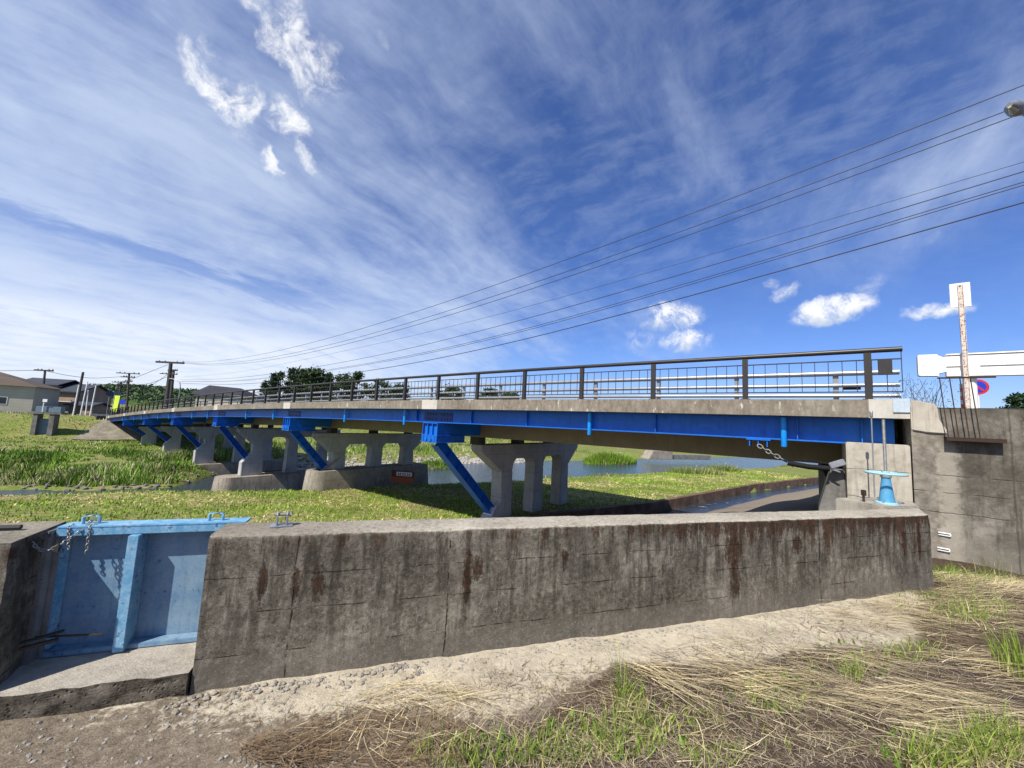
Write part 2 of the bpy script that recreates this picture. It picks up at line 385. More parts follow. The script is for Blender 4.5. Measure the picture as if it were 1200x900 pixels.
# ------------------------------------------------------------------ mesh builder
class MB:
    def __init__(s): s.v = []; s.f = []
    def grid(s, fn, nu, nv):
        b = len(s.v)
        for i in range(nu + 1):
            for j in range(nv + 1): s.v.append(tuple(fn(i / nu, j / nv)))
        for i in range(nu):
            for j in range(nv):
                q = b + i * (nv + 1) + j
                s.f.append((q, q + nv + 1, q + nv + 2, q + 1))
        return s
    def hexa(s, pts):
        b = len(s.v); s.v += [tuple(p) for p in pts]
        for q in ((0, 3, 2, 1), (4, 5, 6, 7), (0, 1, 5, 4), (1, 2, 6, 5), (2, 3, 7, 6), (3, 0, 4, 7)): s.f.append(tuple(b + i for i in q))
        return s
    def box(s, x0, x1, y0, y1, z0, z1):
        if x0 > x1: x0, x1 = x1, x0
        if y0 > y1: y0, y1 = y1, y0
        if z0 > z1: z0, z1 = z1, z0
        return s.hexa([(x0, y0, z0), (x1, y0, z0), (x1, y1, z0), (x0, y1, z0), (x0, y0, z1), (x1, y0, z1), (x1, y1, z1), (x0, y1, z1)])
    def prism(s, poly, a, b, axis='x'):
        """extrude a 2D polygon; axis = extrusion axis, poly in the other two (in xyz order)"""
        def P(p, q):
            if axis == 'x': return (q, p[0], p[1])
            if axis == 'y': return (p[0], q, p[1])
            return (p[0], p[1], q)
        n = len(poly); o = len(s.v)
        for p in poly: s.v.append(P(p, a))
        for p in poly: s.v.append(P(p, b))
        for i in range(n):
            j = (i + 1) % n; s.f.append((o + i, o + j, o + n + j, o + n + i))
        s.f.append(tuple(o + i for i in range(n - 1, -1, -1))); s.f.append(tuple(o + n + i for i in range(n)))
        return s
    def beam(s, a, b, w, h, up=(0, 0, 1)):
        """rectangular bar a->b; w across, h along up"""
        a, b = Vector(a), Vector(b); d = (b - a).normalized(); up = Vector(up)
        side = d.cross(up)
        if side.length < 1e-4: side = d.cross(Vector((1, 0, 0)))
        side.normalize(); u = side.cross(d).normalized()
        c = []
        for p in (a, b):
            for i, j in ((-1, -1), (1, -1), (1, 1), (-1, 1)): c.append(p + side * (w / 2 * i) + u * (h / 2 * j))
        return s.hexa(c)
    def tube(s, pts, r, n=8, cap=True):
        pts = [Vector(p) for p in pts]; o = len(s.v); m = len(pts)
        rs = r if isinstance(r, (list, tuple)) else [r] * m
        ref = Vector((0, 0, 1))
        d0 = (pts[1] - pts[0]).normalized()
        if abs(d0.dot(ref)) > .9: ref = Vector((1, 0, 0))
        for i, p in enumerate(pts):
            d = (pts[min(i + 1, m - 1)] - pts[max(i - 1, 0)]).normalized()
            a = d.cross(ref).normalized(); b = a.cross(d)
            for k in range(n):
                t = 2 * math.pi * k / n
                s.v.append(tuple(p + a * (math.cos(t) * rs[i]) + b * (math.sin(t) * rs[i])))
        for i in range(m - 1):
            for k in range(n):
                k2 = (k + 1) % n
                s.f.append((o + i * n + k, o + i * n + k2, o + (i + 1) * n + k2, o + (i + 1) * n + k))
        if cap:
            s.f.append(tuple(o + k for k in range(n - 1, -1, -1))); s.f.append(tuple(o + (m - 1) * n + k for k in range(n)))
        return s
    def lathe(s, prof, c=(0, 0), n=24):
        """prof = [(r,z)...]"""
        o = len(s.v); m = len(prof)
        for (r, z) in prof:
            for k in range(n):
                t = 2 * math.pi * k / n; s.v.append((c[0] + r * math.cos(t), c[1] + r * math.sin(t), z))
        for i in range(m - 1):
            for k in range(n):
                k2 = (k + 1) % n; s.f.append((o + i * n + k, o + i * n + k2, o + (i + 1) * n + k2, o + (i + 1) * n + k))
        s.f.append(tuple(o + k for k in range(n - 1, -1, -1))); s.f.append(tuple(o + (m - 1) * n + k for k in range(n)))
        return s
    def ring(s, c, ax1, ax2, r1, r2, rt, n=16, m=6):
        """torus (oval) for chain links"""
        c, ax1, ax2 = Vector(c), Vector(ax1).normalized(), Vector(ax2).normalized(); nn = ax1.cross(ax2); o = len(s.v)
        for i in range(n):
            t = 2 * math.pi * i / n; p = c + ax1 * (r1 * math.cos(t)) + ax2 * (r2 * math.sin(t))
            rad = (ax1 * (math.cos(t) / r1) + ax2 * (math.sin(t) / r2)).normalized()
            for j in range(m):
                q = 2 * math.pi * j / m; s.v.append(tuple(p + rad * (rt * math.cos(q)) + nn * (rt * math.sin(q))))
        for i in range(n):
            for j in range(m):
                a, b = (i + 1) % n, (j + 1) % m; s.f.append((o + i * m + j, o + a * m + j, o + a * m + b, o + i * m + b))
        return s
    def build(s, name, material, parent=None, smooth=False, bevel=0, loc=None, rotz=0):
        me = bpy.data.meshes.new(name); me.from_pydata([tuple(v) for v in s.v], [], s.f)
        bm = bmesh.new(); bm.from_mesh(me); bmesh.ops.recalc_face_normals(bm, faces=bm.faces)
        if bevel: 
            es = [e for e in bm.edges if len(e.link_faces) == 2 and e.calc_face_angle(0) > .5]
            bmesh.ops.bevel(bm, geom=es, offset=bevel, segments=2, affect='EDGES', clamp_overlap=True)
        bm.to_mesh(me); bm.free()
        me.materials.append(MATS[material])
        if smooth:
            me.polygons.foreach_set('use_smooth', [True] * len(me.polygons))
            try: me.set_sharp_from_angle(angle=R(38))
            except Exception: pass
        o = bpy.data.objects.new(name, me); COL.objects.link(o)
        if parent is not None: o.parent = parent
        if loc is not None: o.location = loc
        if rotz: o.rotation_euler[2] = rotz
        return o

def tag(o, label=None, cat=None, group=None, kind=None):
    if label: o['label'] = label
    if cat: o['category'] = cat
    if group: o['group'] = group
    if kind: o['kind'] = kind
    return o
def thing(name, label, cat, loc=(0, 0, 0), rotz=0, group=None):
    o = bpy.data.objects.new(name, None); COL.objects.link(o)
    o.empty_display_size = .2; o.location = loc; o.rotation_euler[2] = rotz
    return tag(o, label, cat, group)
def copy_child(src, parent, loc=None):
    c = src.copy(); COL.objects.link(c); c.parent = parent
    if loc is not None: c.location = loc
    return c

def raw_mesh(name, verts, faces, material, cols=None, smooth=False):
    """fast numpy mesh: verts (V,3), faces (F,k)"""
    me = bpy.data.meshes.new(name)
    V, Fc, kk = len(verts), len(faces), faces.shape[1]
    me.vertices.add(V); me.vertices.foreach_set('co', np.ascontiguousarray(verts, dtype=np.float32).ravel())
    me.loops.add(Fc * kk); me.loops.foreach_set('vertex_index', np.ascontiguousarray(faces, dtype=np.int32).ravel())
    me.polygons.add(Fc); me.polygons.foreach_set('loop_start', np.arange(0, Fc * kk, kk, dtype=np.int32))
    me.polygons.foreach_set('loop_total', np.full(Fc, kk, dtype=np.int32))
    me.update(calc_edges=True)
    if smooth: me.polygons.foreach_set('use_smooth', [True] * Fc)
    if cols is not None:
        a = me.color_attributes.new('col', 'FLOAT_COLOR', 'POINT')
        c4 = np.ones((V, 4), dtype=np.float32); c4[:, :3] = cols; a.data.foreach_set('color', c4.ravel())
    me.materials.append(MATS[material])
    o = bpy.data.objects.new(name, me); COL.objects.link(o)
    return o

def blade_arrays(base, dirs, height, reach, width, cols, segs=3, curl=None, twist=True):
    """bent tapering blades. base (N,3) dirs (N,2) height, reach, width (N,) cols (N,3)"""
    n = len(base)
    u = np.linspace(0, 1, segs + 1)[None, :]
    z = height[:, None] * (u * 1.25 - .25 * u ** 2.5)
    h = reach[:, None] * u ** 1.35
    px = base[:, 0:1] + dirs[:, 0:1] * h; py = base[:, 1:2] + dirs[:, 1:2] * h; pz = base[:, 2:3] + z
    if curl is not None:
        c = curl[:, None] * u ** 2
        px = px - dirs[:, 1:2] * c; py = py + dirs[:, 0:1] * c
    ang = rng.uniform(0, 2 * np.pi, n) if twist else np.arctan2(dirs[:, 0], -dirs[:, 1])
    w = width[:, None] * (1 - u * .92) * .5
    sx = np.cos(ang)[:, None] * w; sy = np.sin(ang)[:, None] * w
    if not twist: sx = -dirs[:, 1:2] * w; sy = dirs[:, 0:1] * w
    L = np.stack([px - sx, py - sy, pz], -1); Rr = np.stack([px + sx, py + sy, pz], -1)
    V = np.stack([L, Rr], 2).reshape(n * (segs + 1) * 2, 3)
    k = np.arange(n)[:, None] * (segs + 1) * 2 + np.arange(segs)[None, :] * 2
    Fq = np.stack([k, k + 1, k + 3, k + 2], -1).reshape(-1, 4)
    C = np.repeat(cols, (segs + 1) * 2, axis=0)
    return V, Fq, C
def merge(parts):
    vs, fs, cs = [], [], []; o = 0
    for v, f, c in parts: vs.append(v); fs.append(f + o); cs.append(c); o += len(v)
    return np.concatenate(vs), np.concatenate(fs), np.concatenate(cs)
def rcol(n, a, b, jit=.15):
    t = rng.random((n, 1)); c = np.array(a)[None] * (1 - t) + np.array(b)[None] * t
    return np.clip(c * rng.uniform(1 - jit, 1 + jit, (n, 1)), 0, 1)
def rdirs(n):
    a = rng.uniform(0, 2 * np.pi, n); return np.stack([np.cos(a), np.sin(a)], -1)
GREEN_A, GREEN_B = (.07, .125, .012), (.22, .30, .035)
DRY_A, DRY_B = (.30, .22, .10), (.58, .47, .26)

# ------------------------------------------------------------------ terrain
ER = Vector((.84, .543, 0)); EQ = Vector((-.543, .84, 0))
def rq(x, y): return x * ER.x + y * ER.y, x * EQ.x + y * EQ.y
def shear(r): return .12 * min(max(0., r - 20.), 16.) + .03 * min(max(0., r - 36.), 60.)
def xy(r, qq):
    q = qq + shear(r)
    return r * ER.x + q * EQ.x, r * ER.y + q * EQ.y
def sst(a, b, v):
    if a == b: return float(v > a)
    t = min(1, max(0, (v - a) / (b - a))); return t * t * (3 - 2 * t)
def nz(x, y, s, seed=0): return mn.noise(Vector((x * s, y * s, seed * 7.3)))
WATER, CANAL = -5.0, -3.28
def river_far(r):     # q of the far water edge
    return 53.0 - 10.6 * sst(-1.5, -6, r) + .9 * math.sin(r * .31) + .5 * math.sin(r * .83 + 1)
def edge_near(r): return 26.3 + 2.6 * sst(4, -7, r) - .85 * shear(r)
def height(x, y):
    r, q0 = rq(x, y); q = q0 - shear(r)
    t, off = to_t(x, y); s, n = to_sn(x, y)
    # near bank in front of the wall
    fg = .014 * nz(x, y, 1.3) + .015 * nz(x, y, 4.5, 1) + .008 * nz(x, y, 13, 2)
    fg += -.30 * sst(-3.1, -.2, n) * sst(4.6, 5.4, x)
    fg += .035 * sst(5.4, 6.6, t) * sst(-.4, -1.8, off)
    low = t < 7.3 or s > .2
    drop = sst(.15, .3, off) if low else sst(0.05, .6, n)
    if q < 11 and drop <= 0: return fg
    back = fg - .35 - 2.5 * sst(.2, 5.0, off) if low else -.8 - 2.0 * sst(.3, 4.0, n)
    z = back if q < 7 else back * (1 - sst(7, 10, q)) + (-2.8) * sst(7, 10, q)
    if s < 7 and n > .8 and q < 13: z += 2.75 * sst(5.4, -1, s) * sst(16, 12.5, n) * sst(.8, 2.5, n) * sst(12.8, 11.2, q) * (1 + .12 * nz(x, y, .7, 3))
    if q < 11: return fg * (1 - drop) + z * drop
    bump = .05 * nz(x, y, .35) + .03 * nz(x, y, 1.1, 3)
    if q < 12.9: return z - .35 * sst(11, 12.9, q) + bump
    if q < 14.75: return -3.7
    ne = edge_near(r)
    if q < ne: return -2.82 - .012 * (q - 14.8) + bump - .2 * sst(ne - .9, ne, q)
    fe = river_far(r)
    if q < fe:
        return max(-3.2 - 2.6 * sst(0, 1.4, q - ne), -5.8) if q - ne < fe - q else -5.6 + .75 * sst(2.2, 0, fe - q)
    z = -4.85 + .85 * sst(0, 6, q - fe) + .10 * nz(x, y, .3) + .12 * nz(x, y, .9, 4)
    lev = sst(77.5, 87, q)
    z = z * (1 - lev) + (-.75) * lev + .14 * nz(x, y, .22, 5) * sst(76, 80, q)
    if q > 95: z = z * (1 - sst(95, 140, q)) + (-1.0) * sst(95, 140, q)
    return z
def lin(a, b, st): return list(np.arange(a, b, st))
rl = lin(-1000, -160, 120) + lin(-160, -60, 10) + lin(-60, -12, 1.6) + lin(-12, -3.2, .5) + lin(-3.2, 8.6, .045) + lin(8.6, 14, .4) + lin(14, 80, 1.6) + lin(80, 200, 12) + lin(200, 1300, 120)
ql = lin(-260, -30, 40) + lin(-30, -6, 3) + lin(-6, -3, .3) + lin(-3, 4.6, .045) + lin(4.6, 12.7, .5) + [12.85, 12.93, 13.4, 14.1, 14.70, 14.78, 15.0] + lin(15.4, 23, .6) + lin(23, 31, .25) + lin(31, 60, .55) + lin(60, 76, 1.2) + lin(76, 96, .7) + lin(96, 150, 6) + lin(150, 2200, 150)
GV = []; GM = []
for r in rl:
    for q in ql:
        x, y = xy(r, q); z = height(x, y)
        GV.append((x, y, z))
        t, off = to_t(x, y)
        pale = soil = 0.; grass = 1.
        if (off < .25 or q < 4.6) and q < 7:
            grass = 0.
            wdt = .16 + .34 * sst(0, 2.2, t) + .12 * math.sin(t * 1.7) + .1 * math.sin(t * 3.9 + 1)
            wdt *= .8 * (1 - .8 * sst(5.2, 6.6, t))
            pale = sst(-wdt - .35, -wdt + .1, off) * (1 - .55 * sst(1.0, -.2, t))
            soil = sst(.9, 2.2, t) * sst(-wdt + .05, -wdt - .35, off)
            soil = max(soil, sst(5.6, 6.6, t) * .8)
            pale = pale if t > -.4 else pale * .3
            pale *= sst(6.9, 6.0, t)
        elif q < 12.9: grass = .35
        GM.append((pale, soil, grass))
GV = np.array(GV, dtype=np.float32)
nr, nq = len(rl), len(ql)
ii, jj = np.meshgrid(np.arange(nr - 1), np.arange(nq - 1), indexing='ij'); kq = (ii * nq + jj).ravel()
ground = raw_mesh('ground', GV, np.stack([kq, kq + nq, kq + nq + 1, kq + 1], -1), 'ground_soil', smooth=True)
ca = ground.data.color_attributes.new('mask', 'FLOAT_COLOR', 'POINT')
g4 = np.ones((len(GM), 4), dtype=np.float32); g4[:, :3] = np.array(GM); ca.data.foreach_set('color', g4.ravel())
tag(ground, kind='structure')

# water sheets
def sheet(name, q0, q1, r0, r1, z, m, nrr=60):
    b = MB(); b.grid(lambda u, v: (*xy(r0 + (r1 - r0) * u, q0 + (q1 - q0) * v), z), nrr, 2)
    o = b.build(name, m); return tag(o, kind='structure')
sheet('river', 23.5, 58, -140, 150, WATER, 'river_water')
sheet('canal_water', 12.88, 14.76, -14, 75, CANAL, 'river_water')

# ------------------------------------------------------------------ flood wall
def zt(t): return .852 - .0085 * t
wall = thing('flood_wall', 'long stained grey concrete flood wall with brown drip marks, right of blue gate', 'wall', B0, WROT)
def wall_strip(t0, t1, o1, zb, nt=150, top=None, seed=0, rnd=.03):
    """closed profile swept along t (local x)"""
    def prof(t):
        h = (top if top is not None else zt(t))
        p = []
        for i in range(15): p.append((0, zb + (h - rnd - zb) * i / 14))
        for a in (25, 50, 75): p.append((rnd - rnd * math.cos(R(a)), h - rnd + rnd * math.sin(R(a))))
        for i in range(5): p.append((rnd + (o1 - 2 * rnd) * i / 4, h))
        for a in (65, 35): p.append((o1 - rnd + rnd * math.cos(R(a)), h - rnd + rnd * math.sin(R(a))))
        p += [(o1, h - rnd), (o1, zb)]
        return p
    b = MB(); n = len(prof(0))
    for i in range(nt + 1):
        t = t0 + (t1 - t0) * i / nt; e = .0
        for (o, z) in prof(t):
            d = .006 * nz(t + o, z, 6, seed) + .004 * nz(t + o * 3, z, 17, seed + 1)
            edge = .022 * max(0, nz(t, z, 9, seed + 3) - .12) if z > zt(t) - .06 else 0
            oo = o + (d if o < o1 / 2 else -d) + (edge if o < o1 / 2 else 0)
            b.v.append((t, oo, z + (d * .6 - edge * .5 if z > zb + .1 else 0)))
    for i in range(nt):
        for j in range(n - 1):
            q = i * n + j; b.f.append((q, q + n, q + n + 1, q + 1))
    b.f.append(tuple(range(n))); b.f.append(tuple(nt * n + j for j in range(n - 1, -1, -1)))
    return b
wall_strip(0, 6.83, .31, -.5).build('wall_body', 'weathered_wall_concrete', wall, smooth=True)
b = MB(); b.prism([(6.66, .312), (7.3, .312), (7.55, .47), (7.5, .86), (6.66, .86)], -.6, .815, 'z')
pb = b.build('hoist_plinth', 'sill_concrete', wall, bevel=.015)
b = MB(); b.prism([(6.838, .03), (7.3, .310), (6.838, .310)], -.6, .79, 'z'); b.build('end_wedge', 'sill_concrete', wall, bevel=.01)

# left wall stub
lw = thing('wall_stub', 'dark short concrete wall stub at the far left of the blue gate', 'wall', B0, WROT)
b = MB()
def stub(u, v): pass
b.prism([(-.86, 0.0), (-3.2, 0.0), (-3.2, .45), (-.91, .45)], -.5, .852, 'z')
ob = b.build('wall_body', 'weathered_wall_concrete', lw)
bm = bmesh.new(); bm.from_mesh(ob.data); bmesh.ops.subdivide_edges(bm, edges=bm.edges[:], cuts=24, use_grid_fill=True)
for v in bm.verts:
    d = .012 * nz(v.co.x + v.co.y, v.co.z, 7, 9) + .006 * nz(v.co.x + v.co.y, v.co.z, 20, 8)
    v.co.x += d * (1 if v.co.x > -.95 else 0); v.co.y += d * .6; v.co.z += d * .5
bm.to_mesh(ob.data); bm.free()
b = MB(); b.box(-.93, -.865, .26, .45, .1, .84).box(-.865, -.842, .31, .378, .1, .83)
b.build('gate_guide', 'dull_steel', lw, bevel=.003)
b = MB(); b.tube([(-3, .24, .872), (-2, .235, .87), (-1.4, .25, .872), (-1.0, .27, .868)], .014, 8)
tag(b.build('steel_rod', 'dark_steel', None, smooth=True, loc=B0, rotz=WROT), 'dark steel rod lying along the top of the left wall stub', 'rod')

# sill
sl = MB()
sl.grid(lambda u, v: (0, 0, 0), 1, 1); sl.v.clear(); sl.f.clear()
sl.box(-3.2, -.012, -.02, .52, -.4, .118)
ob = sl.build('gate_sill', 'sill_front_concrete', None, loc=B0, rotz=WROT)
bm = bmesh.new(); bm.from_mesh(ob.data); bmesh.ops.subdivide_edges(bm, edges=bm.edges[:], cuts=40, use_grid_fill=True)
for v in bm.verts:
    d = .010 * nz(v.co.x, v.co.y + v.co.z, 9, 4) + .008 * nz(v.co.x, v.co.y + v.co.z, 24, 5)
    if v.co.y < .0: v.co.y += d - .012 * max(0, nz(v.co.x, v.co.z, 14, 6)) ; v.co.z += d * .5 * (1 if v.co.z > 0 else 0)
    elif v.co.z > .1: v.co.z += d * .25
bm.to_mesh(ob.data); bm.free()
tag(ob, 'pale low concrete sill step in front of the blue gate', 'sill')

# gate
gate = thing('floodgate', 'light blue painted steel floodgate closed between two concrete walls', 'gate', WP(-.45, .38), WROT)
GX = .45
def g(name, bb, m='gate_blue_paint', parent=gate, bevel=.003): return bb.build(name, m, parent, bevel=bevel)
b = MB(); b.box(-.85 + GX, .06 + GX, 0, .014, .125, .82); g('gate_panel', b, 'gate_panel_paint')
b = MB(); b.box(-.86 + GX, .10 + GX, -.085, .03, .845, .857).box(-.86 + GX, .10 + GX, -.085, -.073, .80, .845); g('top_beam', b)
b = MB(); b.box(-.505 + GX, -.45 + GX, -.115, -.002, .128, .798); g('centre_post', b)
b = MB(); b.box(-.85 + GX, .06 + GX, -.075, -.002, .122, .150); g('bottom_rail', b, 'gate_panel_paint')
b = MB(); b.box(-.845 + GX, -.825 + GX, -.06, -.003, .16, .80); g('side_stile', b)
for tx in (-.735, -.09):
    b = MB(); a = tx + GX
    b.tube([(a - .038, -.03, .858), (a - .038, -.03, .895), (a - .028, -.03, .905), (a + .028, -.03, .905), (a + .038, -.03, .895), (a + .038, -.03, .858)], .009, 8)
    b.build('lifting_lug', 'gate_blue_paint', gate, smooth=True)

# chain on gate
def chain(b, pts, link=.028, rt=.0035):
    pts = [Vector(p) for p in pts]; d = [0]
    for i in range(1, len(pts)): d.append(d[-1] + (pts[i] - pts[i - 1]).length)
    def at(s):
        for i in range(1, len(pts)):
            if s <= d[i] or i == len(pts) - 1:
                return pts[i - 1].lerp(pts[i], (s - d[i - 1]) / max(1e-6, d[i] - d[i - 1]))
    n = max(1, int(d[-1] / (link * .78)))
    for i in range(n):
        s0 = d[-1] * i / n; s1 = d[-1] * (i + 1) / n
        p, q = at(s0), at(s1); ax = (q - p).normalized(); sd = ax.cross(Vector((.2, 1, .1))).normalized()
        if i % 2: sd = ax.cross(sd).normalized()
        b.ring((p + q) / 2, ax, sd, (q - p).length * .66, link * .34, rt, 12, 6)
    return b
b = MB()
A = WP(-.72, .345, .895); Bp = WP(-.79, .2, .775); Cc = WP(-.90, .17, .84)
def cat(p, q, sag, n=8): return [Vector(p).lerp(Vector(q), i / n) - Vector((0, 0, sag * 4 * (i / n) * (1 - i / n))) for i in range(n + 1)]
chain(b, cat(A, Bp, .02) + cat(Bp, Cc, .05)[1:], .022, .0028)
ch = b.build('lock_chain', 'dull_steel', None, smooth=True); tag(ch, 'thin steel chain looped from the left lug of the blue gate to the wall stub', 'chain')
for lab, p_, q_ in (('short slack chain end hanging left over the blue gate beam', WP(-.80, .32, .862), WP(-.785, .285, .73)), ('short slack chain end hanging by the left lug of the blue gate', WP(-.70, .32, .866), WP(-.70, .285, .70))):
    b = MB(); chain(b, [p_, p_.lerp(q_, .3) + Vector((0, -.02, .03)), q_], .022, .0028)
    tag(b.build('chain_end', 'dull_steel', None, smooth=True), lab, 'chain', 'chain ends on the blue gate')
lk = MB(); lk.box(-.013, .013, -.008, .008, -.032, -.002).ring((0, 0, .0), (1, 0, 0), (0, 0, 1), .009, .015, .0028, 14, 6)
tag(lk.build('padlock', 'dark_steel', None, loc=Bp, rotz=WROT, bevel=.003), 'small padlock hanging from the chain on the blue gate', 'padlock')
# steel latch low on the stub
b = MB(); b.beam((-.83, .21, .285), (-.52, .20, .27), .010, .012).beam((-.85, .14, .29), (-.70, .2, .31), .035, .008).beam((-.85, .15, .255), (-.72, .2, .265), .02, .018)
tag(b.build('steel_latch', 'dark_steel', None, loc=B0, rotz=WROT, bevel=.003), 'dark steel latch bar reaching across the lower left of the blue gate', 'latch')

# anchor on wall top
an = thing('anchor_bracket', 'small galvanised twin lug bracket bolted to the flood wall top', 'bracket', WP(.33, .19, .849), WROT + .15)
b = MB(); b.box(-.065, .065, -.045, .045, 0, .008); b.build('base_plate', 'galvanised_steel', an, bevel=.002)
for sx in (-.028, .028):
    b = MB(); b.prism([(-.028, .008), (.028, .008), (.024, .075), (.012, .092), (-.012, .092), (-.024, .075)], sx - .005, sx + .005, 'x'); b.build('lug', 'galvanised_steel', an, bevel=.0015)
b = MB(); b.tube([(-.045, 0, .072), (.045, 0, .072)], .009, 10); b.tube([(.04, 0, .072), (.05, 0, .072)], .015, 6); b.build('pin', 'dull_steel', an, smooth=True)

# ------------------------------------------------------------------ hoist valve
vb = WP(6.97, .46, .815)
va = thing('gate_hoist', 'light blue cast iron hoist stand with flat handwheel on the wall end', 'hoist', vb, 0)
b = MB(); b.lathe([(.118, 0), (.118, .018), (.095, .024)], n=28); b.build('base_flange', 'wheel_pale_paint', va, smooth=True)
b = MB(); b.lathe([(.080, .022), (.075, .05), (.061, .17), (.049, .27), (.044, .31), (.044, .325)], n=28); b.build('stand', 'valve_blue_paint', va, smooth=True)
b = MB(); b.lathe([(.055, .326), (.055, .345), (.036, .36)], n=24); b.build('neck', 'galvanised_steel', va, smooth=True)
wz = .375
b = MB(); b.ring((0, 0, wz), (1, 0, 0), (0, 1, 0), .195, .195, .013, 48, 8)
for a in range(4):
    c, s_ = math.cos(a * math.pi / 2 + .3), math.sin(a * math.pi / 2 + .3); b.tube([(.03 * c, .03 * s_, wz), (.19 * c, .19 * s_, wz)], .010, 8)
b.lathe([(.036, wz - .02), (.04, wz), (.036, wz + .028)], n=20)
b.build('handwheel', 'wheel_pale_paint', va, smooth=True)
b = MB(); pr = []
for i in range(90): pr.append((.015 + (.0025 if i % 2 else 0), wz + .03 + i * .0073))
b.lathe(pr, n=14); b.build('spindle', 'dull_steel', va)
for a in range(4):
    c, s_ = math.cos(a * math.pi / 2 + .5), math.sin(a * math.pi / 2 + .5); b = MB(); b.lathe([(.014, .018), (.014, .04)], (c * .105, s_ * .105), 6); b.build('anchor_bolt', 'galvanised_steel', va)
# thin rod
p = BP(.05, -.6)
b = MB(); b.tube([(0, 0, .4), (0, 0, 2.02)], .010, 8); rd = thing('capped_rod', 'thin upright galvanised rod with a cap beside the blue hoist', 'rod', (p.x, p.y, 0))
b.build('rod_shaft', 'galvanised_steel', rd, smooth=True)
b = MB(); b.lathe([(.02, 1.99), (.024, 2.0), (.024, 2.085), (.014, 2.1)], n=12); b.build('rod_cap', 'dull_steel', rd, smooth=True)
q = WP(6.78, .60, .42)
b = MB(); b.tube([(0, 0, 0), (0, 0, .5)], .013, 8).box(-.016, .02, -.02, .02, .47, .54)
tag(b.build('rusty_stub', 'rusty_steel', None, loc=q), 'short rusty steel stub left of the blue hoist base', 'stub')

# ------------------------------------------------------------------ abutment and wing wall
ab = thing('bridge_abutment', 'pale concrete bridge abutment carrying the blue girder end', 'abutment', P0, BROT)
def bx(s0, s1, n0, n1, z0, z1, b=None): return (b or MB()).box(-s1, -s0, n0, n1, z0, z1)
b = MB(); b.prism([(.02, -2.6), (.02, .30), (.02, 1.54), (1.05, 1.54), (1.05, -2.6)], .495, -.37, 'x')
b = MB(); b.prism([(-.36, 1.54), (.50, 1.54), (.50, -2.6), (-.12, -2.6), (-.12, .12), (-.36, .42)], .02, 1.05, 'y')
ob = b.build('front_pillar', 'abutment_concrete', ab, bevel=.015)
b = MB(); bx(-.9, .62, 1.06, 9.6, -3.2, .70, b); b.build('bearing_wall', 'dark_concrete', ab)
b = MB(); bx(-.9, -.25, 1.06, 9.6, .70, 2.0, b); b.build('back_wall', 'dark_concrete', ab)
b = MB(); b.prism([(-.95, -3.0), (-.365, -3.0), (-.365, .98), (-.58, .98), (-.78, .2)], .35, 1.04, 'y'); b.build('toe_block', 'dark_concrete', ab, bevel=.02)

wg = thing('wing_wall', 'tall weathered concrete wing wall at right carrying the road edge', 'wall', P0, BROT)
b = MB()
b.grid(lambda u, v: (.515 + 4.5 * u, -.01 + .012 * nz(4.5 * u, 3 * v, 2.2, 2) + .006 * nz(4.5 * u, 3 * v, 11, 3), -.9 + 3.1 * v + (.015 * nz(u * 5, 0, 2, 6) if v == 1 else 0)), 120, 80)
nb = len(b.v)
b.grid(lambda u, v: (.515 + 4.5 * u, -.01 + .5 * v, 2.2 + .012 * nz(4.5 * u, v, 3, 2) * (v > 0)), 40, 6)
b.grid(lambda u, v: (.515, -.01 + .5 * v, -.9 + 3.1 * u), 4, 2)
b.box(.53, 5.0, .05, .48, -.9, 2.18)
b.build('wall_body', 'wing_wall_concrete', wg, smooth=True)
b = MB(); b.prism([(.52, 1.83), (.95, 1.745), (.95, 1.70), (.88, 1.69), (.52, 1.78)], -.075, .0, 'y')
b = MB(); b.prism([(.52, 1.80), (.70, 1.765), (.93, 1.755), (.95, 1.80), (.86, 2.0), (.84, 2.26), (.60, 2.33), (.52, 2.335)], -.045, .0, 'y'); b.build('corbel', 'abutment_concrete', wg, bevel=.02)

# road on the embankment behind the wing wall
b = MB(); b.box(.49, 40, .495, 9.5, 1.2, 2.24); rd_ = b.build('road', 'asphalt', None, loc=P0, rotz=BROT); tag(rd_, kind='structure')
# tags on wing wall
for i, (s, z, lab) in enumerate(((-.86, .10, 'upper small white tag strip fixed to the wing wall foot'), (-.84, -.15, 'lower small white tag strip fixed to the wing wall foot'))):
    pz = BP(s, -.03, z)
    b = MB(); b.box(-.09, .05, -.012, .0, .012, .030).box(-.09, .05, -.012, .0, -.022, -.010).box(.04, .055, -.012, .0, -.0099, .0119)
    tag(b.build('tag_strip', 'white_paint', None, loc=pz, rotz=BROT - .1), lab, 'tag', 'white tags on the wing wall')

# steel rack on wing wall
rk = thing('steel_rack', 'rusty steel ladder rack of four bars mounted on the wing wall', 'rack', BP(-1.2, -.12, 1.70), BROT)
b = MB(); b.box(-.30, .34, -.06, .10, 0, .012).box(-.30, .34, -.06, -.048, -.05, 0); b.build('shelf_angle', 'rusty_steel', rk, bevel=.002)
b = MB(); b.beam((-.36, -.04, 1.0), (.28, -.04, 1.0), .03, .026); b.build('top_bar', 'rusty_steel', rk, bevel=.002)
for i in range(4):
    x0 = -.335 + i * .115; b = MB(); b.beam((x0, -.04, .99), (x0 + .06, -.045, .01), .022, .012); b.build('rail_bar', 'rusty_steel', rk)

